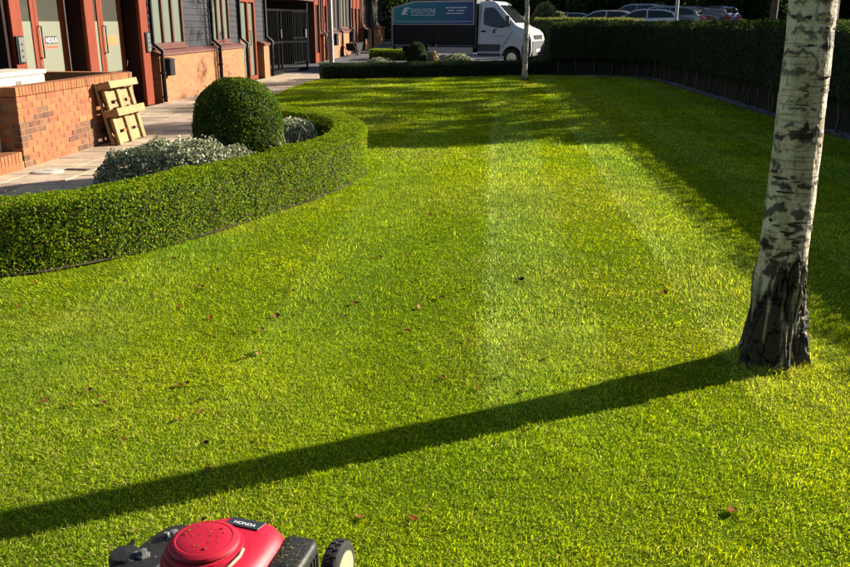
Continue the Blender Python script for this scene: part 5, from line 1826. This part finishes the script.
# sticker on the front of the cowl
stk = Matrix.Translation((0.040, .112, .4090)) @ Matrix.Rotation(R(-5), 4, 'Z') @ Matrix.Rotation(R(-9), 4, 'X')
o = MB().box(-.048, .048, -.022, .022, 0, .003).build('sticker', 'sticker', cowl, bevel=0.001)
o.matrix_local = stk
text_part('lettering', 'HONDA', .020, 'white_vinyl', o, Matrix.Translation((-.030, -.012, .0036)), width=.062)
# side air filter box
af = loft([ring(.186, .065, .046, .078, .215, 6), ring(.186, .065, .046, .078, .362, 6), ring(.186, .065, .042, .074, .376, 6), ring(.186, .065, .034, .064, .380, 6)]).build('air_filter', 'mower_black', mow, smooth=50)
for k in range(7):
    MB().box(.2315, .2360, .005 + k * .018, .013 + k * .018, .245, .350).build('vent_slot', 'mower_black', af)
MB().lathe([(.035, .20), (.048, .21), (.048, .27), (.03, .285)], 20, (.16, -.12, 0)).build('fuel_cap', 'mower_black', mow, smooth=40)
# pull cord
MB().tube([(.074, -.095, .408), (.088, -.060, .414), (.092, -.025, .414), (.086, .005, .412)], .0045, 8).build('pull_cord', 'cream_hub', mow, smooth=True)
MB().tube([(.050, -.112, .408), (.096, -.100, .404)], .009, 8).build('pull_handle', 'mower_black', mow, smooth=True)
# black shoulder plate on the left of the deck, with bolts
pl = [(-.055, -.20), (.030, -.22), (.060, -.10), (.068, .06), (.060, .12), (.030, .155), (-.015, .165), (-.050, .14), (-.062, .08)]
o = MB().prism(pl, 0, .022, 'z').build('deck_plate', 'mower_black', mow, bevel=0.006, segs=2, smooth=40)
o.location = (-.285, .175, .205)
o.rotation_euler = (R(-4), R(-6), R(-4))
for (bx_, by_) in [(.012, .085), (-.010, -.03)]:
    MB().lathe([(.020, .0225), (.020, .028), (.012, .029), (.012, .042), (.004, .044)], 6, (bx_, by_, 0)).build('bolt', 'engine_metal', o)
    MB().box(bx_ - .034, bx_ - .021, by_ - .006, by_ + .006, .0222, .034).build('bracket', 'engine_metal', o)
MB().lathe([(.030, .19), (.045, .195), (.045, .225), (.038, .236), (.012, .238)], 24, (-.352, .140, 0)).build('height_knob', 'mower_black', mow, smooth=40)


def mower_wheel(x, y, r_):
    s_ = 1 if x > 0 else -1
    w_ = .046
    wh = MB().lathe([(r_ * .76, -w_ / 2), (r_ * .95, -w_ / 2), (r_, -w_ * .35), (r_, w_ * .35), (r_ * .95, w_ / 2), (r_ * .76, w_ / 2)], 32, (x, y, r_), 'x').build('wheel', 'tyre', mow, smooth=35)
    MB().lathe([(r_ * .75, -w_ * .42), (r_ * .75, w_ * .56), (r_ * .68, w_ * .58), (r_ * .45, w_ * .52), (r_ * .18, w_ * .60), (r_ * .10, w_ * .66)] if s_ > 0 else
               [(r_ * .10, -w_ * .66), (r_ * .18, -w_ * .60), (r_ * .45, -w_ * .52), (r_ * .68, -w_ * .58), (r_ * .75, -w_ * .56), (r_ * .75, w_ * .42)], 28, (x, y, r_), 'x').build('hub', 'cream_hub', wh, smooth=35)
    for k in range(26):
        a = 2 * math.pi * k / 26
        c_, q_ = math.cos(a), math.sin(a)
        for sg in (-1, 1):
            p0 = Vector((x + sg * w_ * .30, y + c_ * r_ * .995, r_ + q_ * r_ * .995))
            a2 = a + sg * .06
            p1 = Vector((x + sg * .003, y + math.cos(a2) * r_ * .995, r_ + math.sin(a2) * r_ * .995))
            rad = Vector((0, c_, q_))
            tn = Vector((0, -q_, c_)) * .006
            b_ = [p0 - tn, p0 + tn, p1 + tn, p1 - tn]
            MB().add([tuple(p) for p in b_] + [tuple(p + rad * .005) for p in b_], [(3, 2, 1, 0), (4, 5, 6, 7), (0, 1, 5, 4), (1, 2, 6, 5), (2, 3, 7, 6), (3, 0, 4, 7)]).build('tread_block', 'tyre', wh)
    return wh


mower_wheel(.186, .368, .100)
mower_wheel(-.33, .24, .096)
mower_wheel(.186, -.36, .105)
mower_wheel(-.33, -.36, .105)
for s_ in (-1, 1):
    MB().tube([(-.075 + .20 * s_, -.30, .16), (-.075 + .21 * s_, -.55, .50), (-.075 + .21 * s_, -.95, .92)], .0125, 10).build('handlebar', 'black_metal', mow, smooth=True)
MB().tube([(-.285, -.95, .92), (.135, -.95, .92)], .0125, 10).build('grip_bar', 'black_metal', mow, smooth=True)

n = 190
cp = np.stack([rng.normal(-.29, .06, n), rng.uniform(-.02, .33, n), np.full(n, .232)], 1)
k = rng.random(n) < .35
cp[k] = np.stack([.186 + rng.uniform(-.035, .035, k.sum()), .065 + rng.uniform(-.06, .06, k.sum()), np.full(k.sum(), .382)], 1)
k2 = (~k) & (rng.random(n) < .3)
cp[k2] = np.stack([-.012 + rng.uniform(-.05, .05, k2.sum()), -.006 + rng.uniform(-.045, .05, k2.sum()), np.full(k2.sum(), .4395)], 1)
leaves('grass_clippings', cp, np.tile([0, 0, 1.0], (n, 1)), 0.009, mix_cols(n, [(0.20, 0.24, 0.04), (0.33, 0.28, 0.12), (0.12, 0.15, 0.03)], None), 'leaf', mow, 0.25, aspect=0.2)

# ================================================================== FALLEN LEAVES
M['leaf_brown'] = mat('dry_brown_leaf', (0.19, 0.095, 0.032), 0.9, (0.10, 0.048, 0.018), 30, spec=0.0)
M['leaf_tan'] = mat('tan_leaf', (0.30, 0.19, 0.065), 0.9, (0.19, 0.11, 0.04), 30, spec=0.0)
M['leaf_red'] = mat('red_leaf', (0.20, 0.060, 0.020), 0.9, (0.12, 0.036, 0.014), 30, spec=0.0)
M['leaf_dark'] = mat('dark_leaf', (0.05, 0.030, 0.015), 0.9, (0.03, 0.02, 0.012), 30, spec=0.0)


def fallen_leaf_mesh(seed):
    r = np.random.default_rng(seed)
    v_, f_ = [], []
    n_ = 7
    for j in range(n_):
        t = j / (n_ - 1)
        w = 0.5 * math.sin(math.pi * min(1, t * 1.02) ** 0.8) * (0.8 + .2 * r.random())
        z = 0.30 * abs(t - .5) ** 1.5 + .08 * r.random()
        v_ += [(-w, t - .5, z + .22 * w), (0, t - .5, z * .6), (w, t - .5, z + .32 * w)]
    for j in range(n_ - 1):
        f_ += [(3 * j, 3 * j + 1, 3 * j + 4, 3 * j + 3), (3 * j + 1, 3 * j + 2, 3 * j + 5, 3 * j + 4)]
    me = bpy.data.meshes.new('fallen_leaf')
    me.from_pydata(v_, [], f_)
    return me


kinds = [('leaf_brown', 'small dry brown fallen leaf lying on the lawn'), ('leaf_tan', 'small pale tan fallen leaf lying on the lawn'), ('leaf_dark', 'small dark shrivelled leaf lying on the lawn'), ('leaf_red', 'small reddish fallen leaf lying on the lawn')]
lm = {}
for ki, (mk, lab) in enumerate(kinds):
    for s_ in range(2):
        me = fallen_leaf_mesh(ki * 7 + s_)
        me.materials.append(M[mk])
        lm[(ki, s_)] = me
lr = np.random.default_rng(17)
placed = 0
while placed < 160:
    t = lr.random()
    if t < 0.7:
        y = lr.uniform(2.3, 7.5)
        x = lr.normal(-1.15, 0.75)
    else:
        y = lr.uniform(2.2, 10)
        x = lr.uniform(-1.5, 1.5)
    if not in_poly(np.array([x]), np.array([y]), lawn_poly)[0] or x < -.62 * y or (abs(x + .665) < .4 and y < 2.4):
        continue
    ki = int(lr.choice(4, p=[.56, .20, .06, .18]))
    o = link('fallen_leaf', lm[(ki, placed % 2)], None)
    o.location = (x, y, .009 + .005 * lr.random())
    s_ = float(np.clip(lr.lognormal(math.log(.024), .35), .012, .05))
    o.scale = (s_, s_ * 1.25, s_)
    o.rotation_euler = (lr.uniform(-.3, .3), lr.uniform(-.3, .3), lr.uniform(0, 6.28))
    tag(o, kinds[ki][1], 'leaf', ['brown leaves on the lawn', 'tan leaves on the lawn', 'dark leaves on the lawn', 'red leaves on the lawn'][ki])
    placed += 1
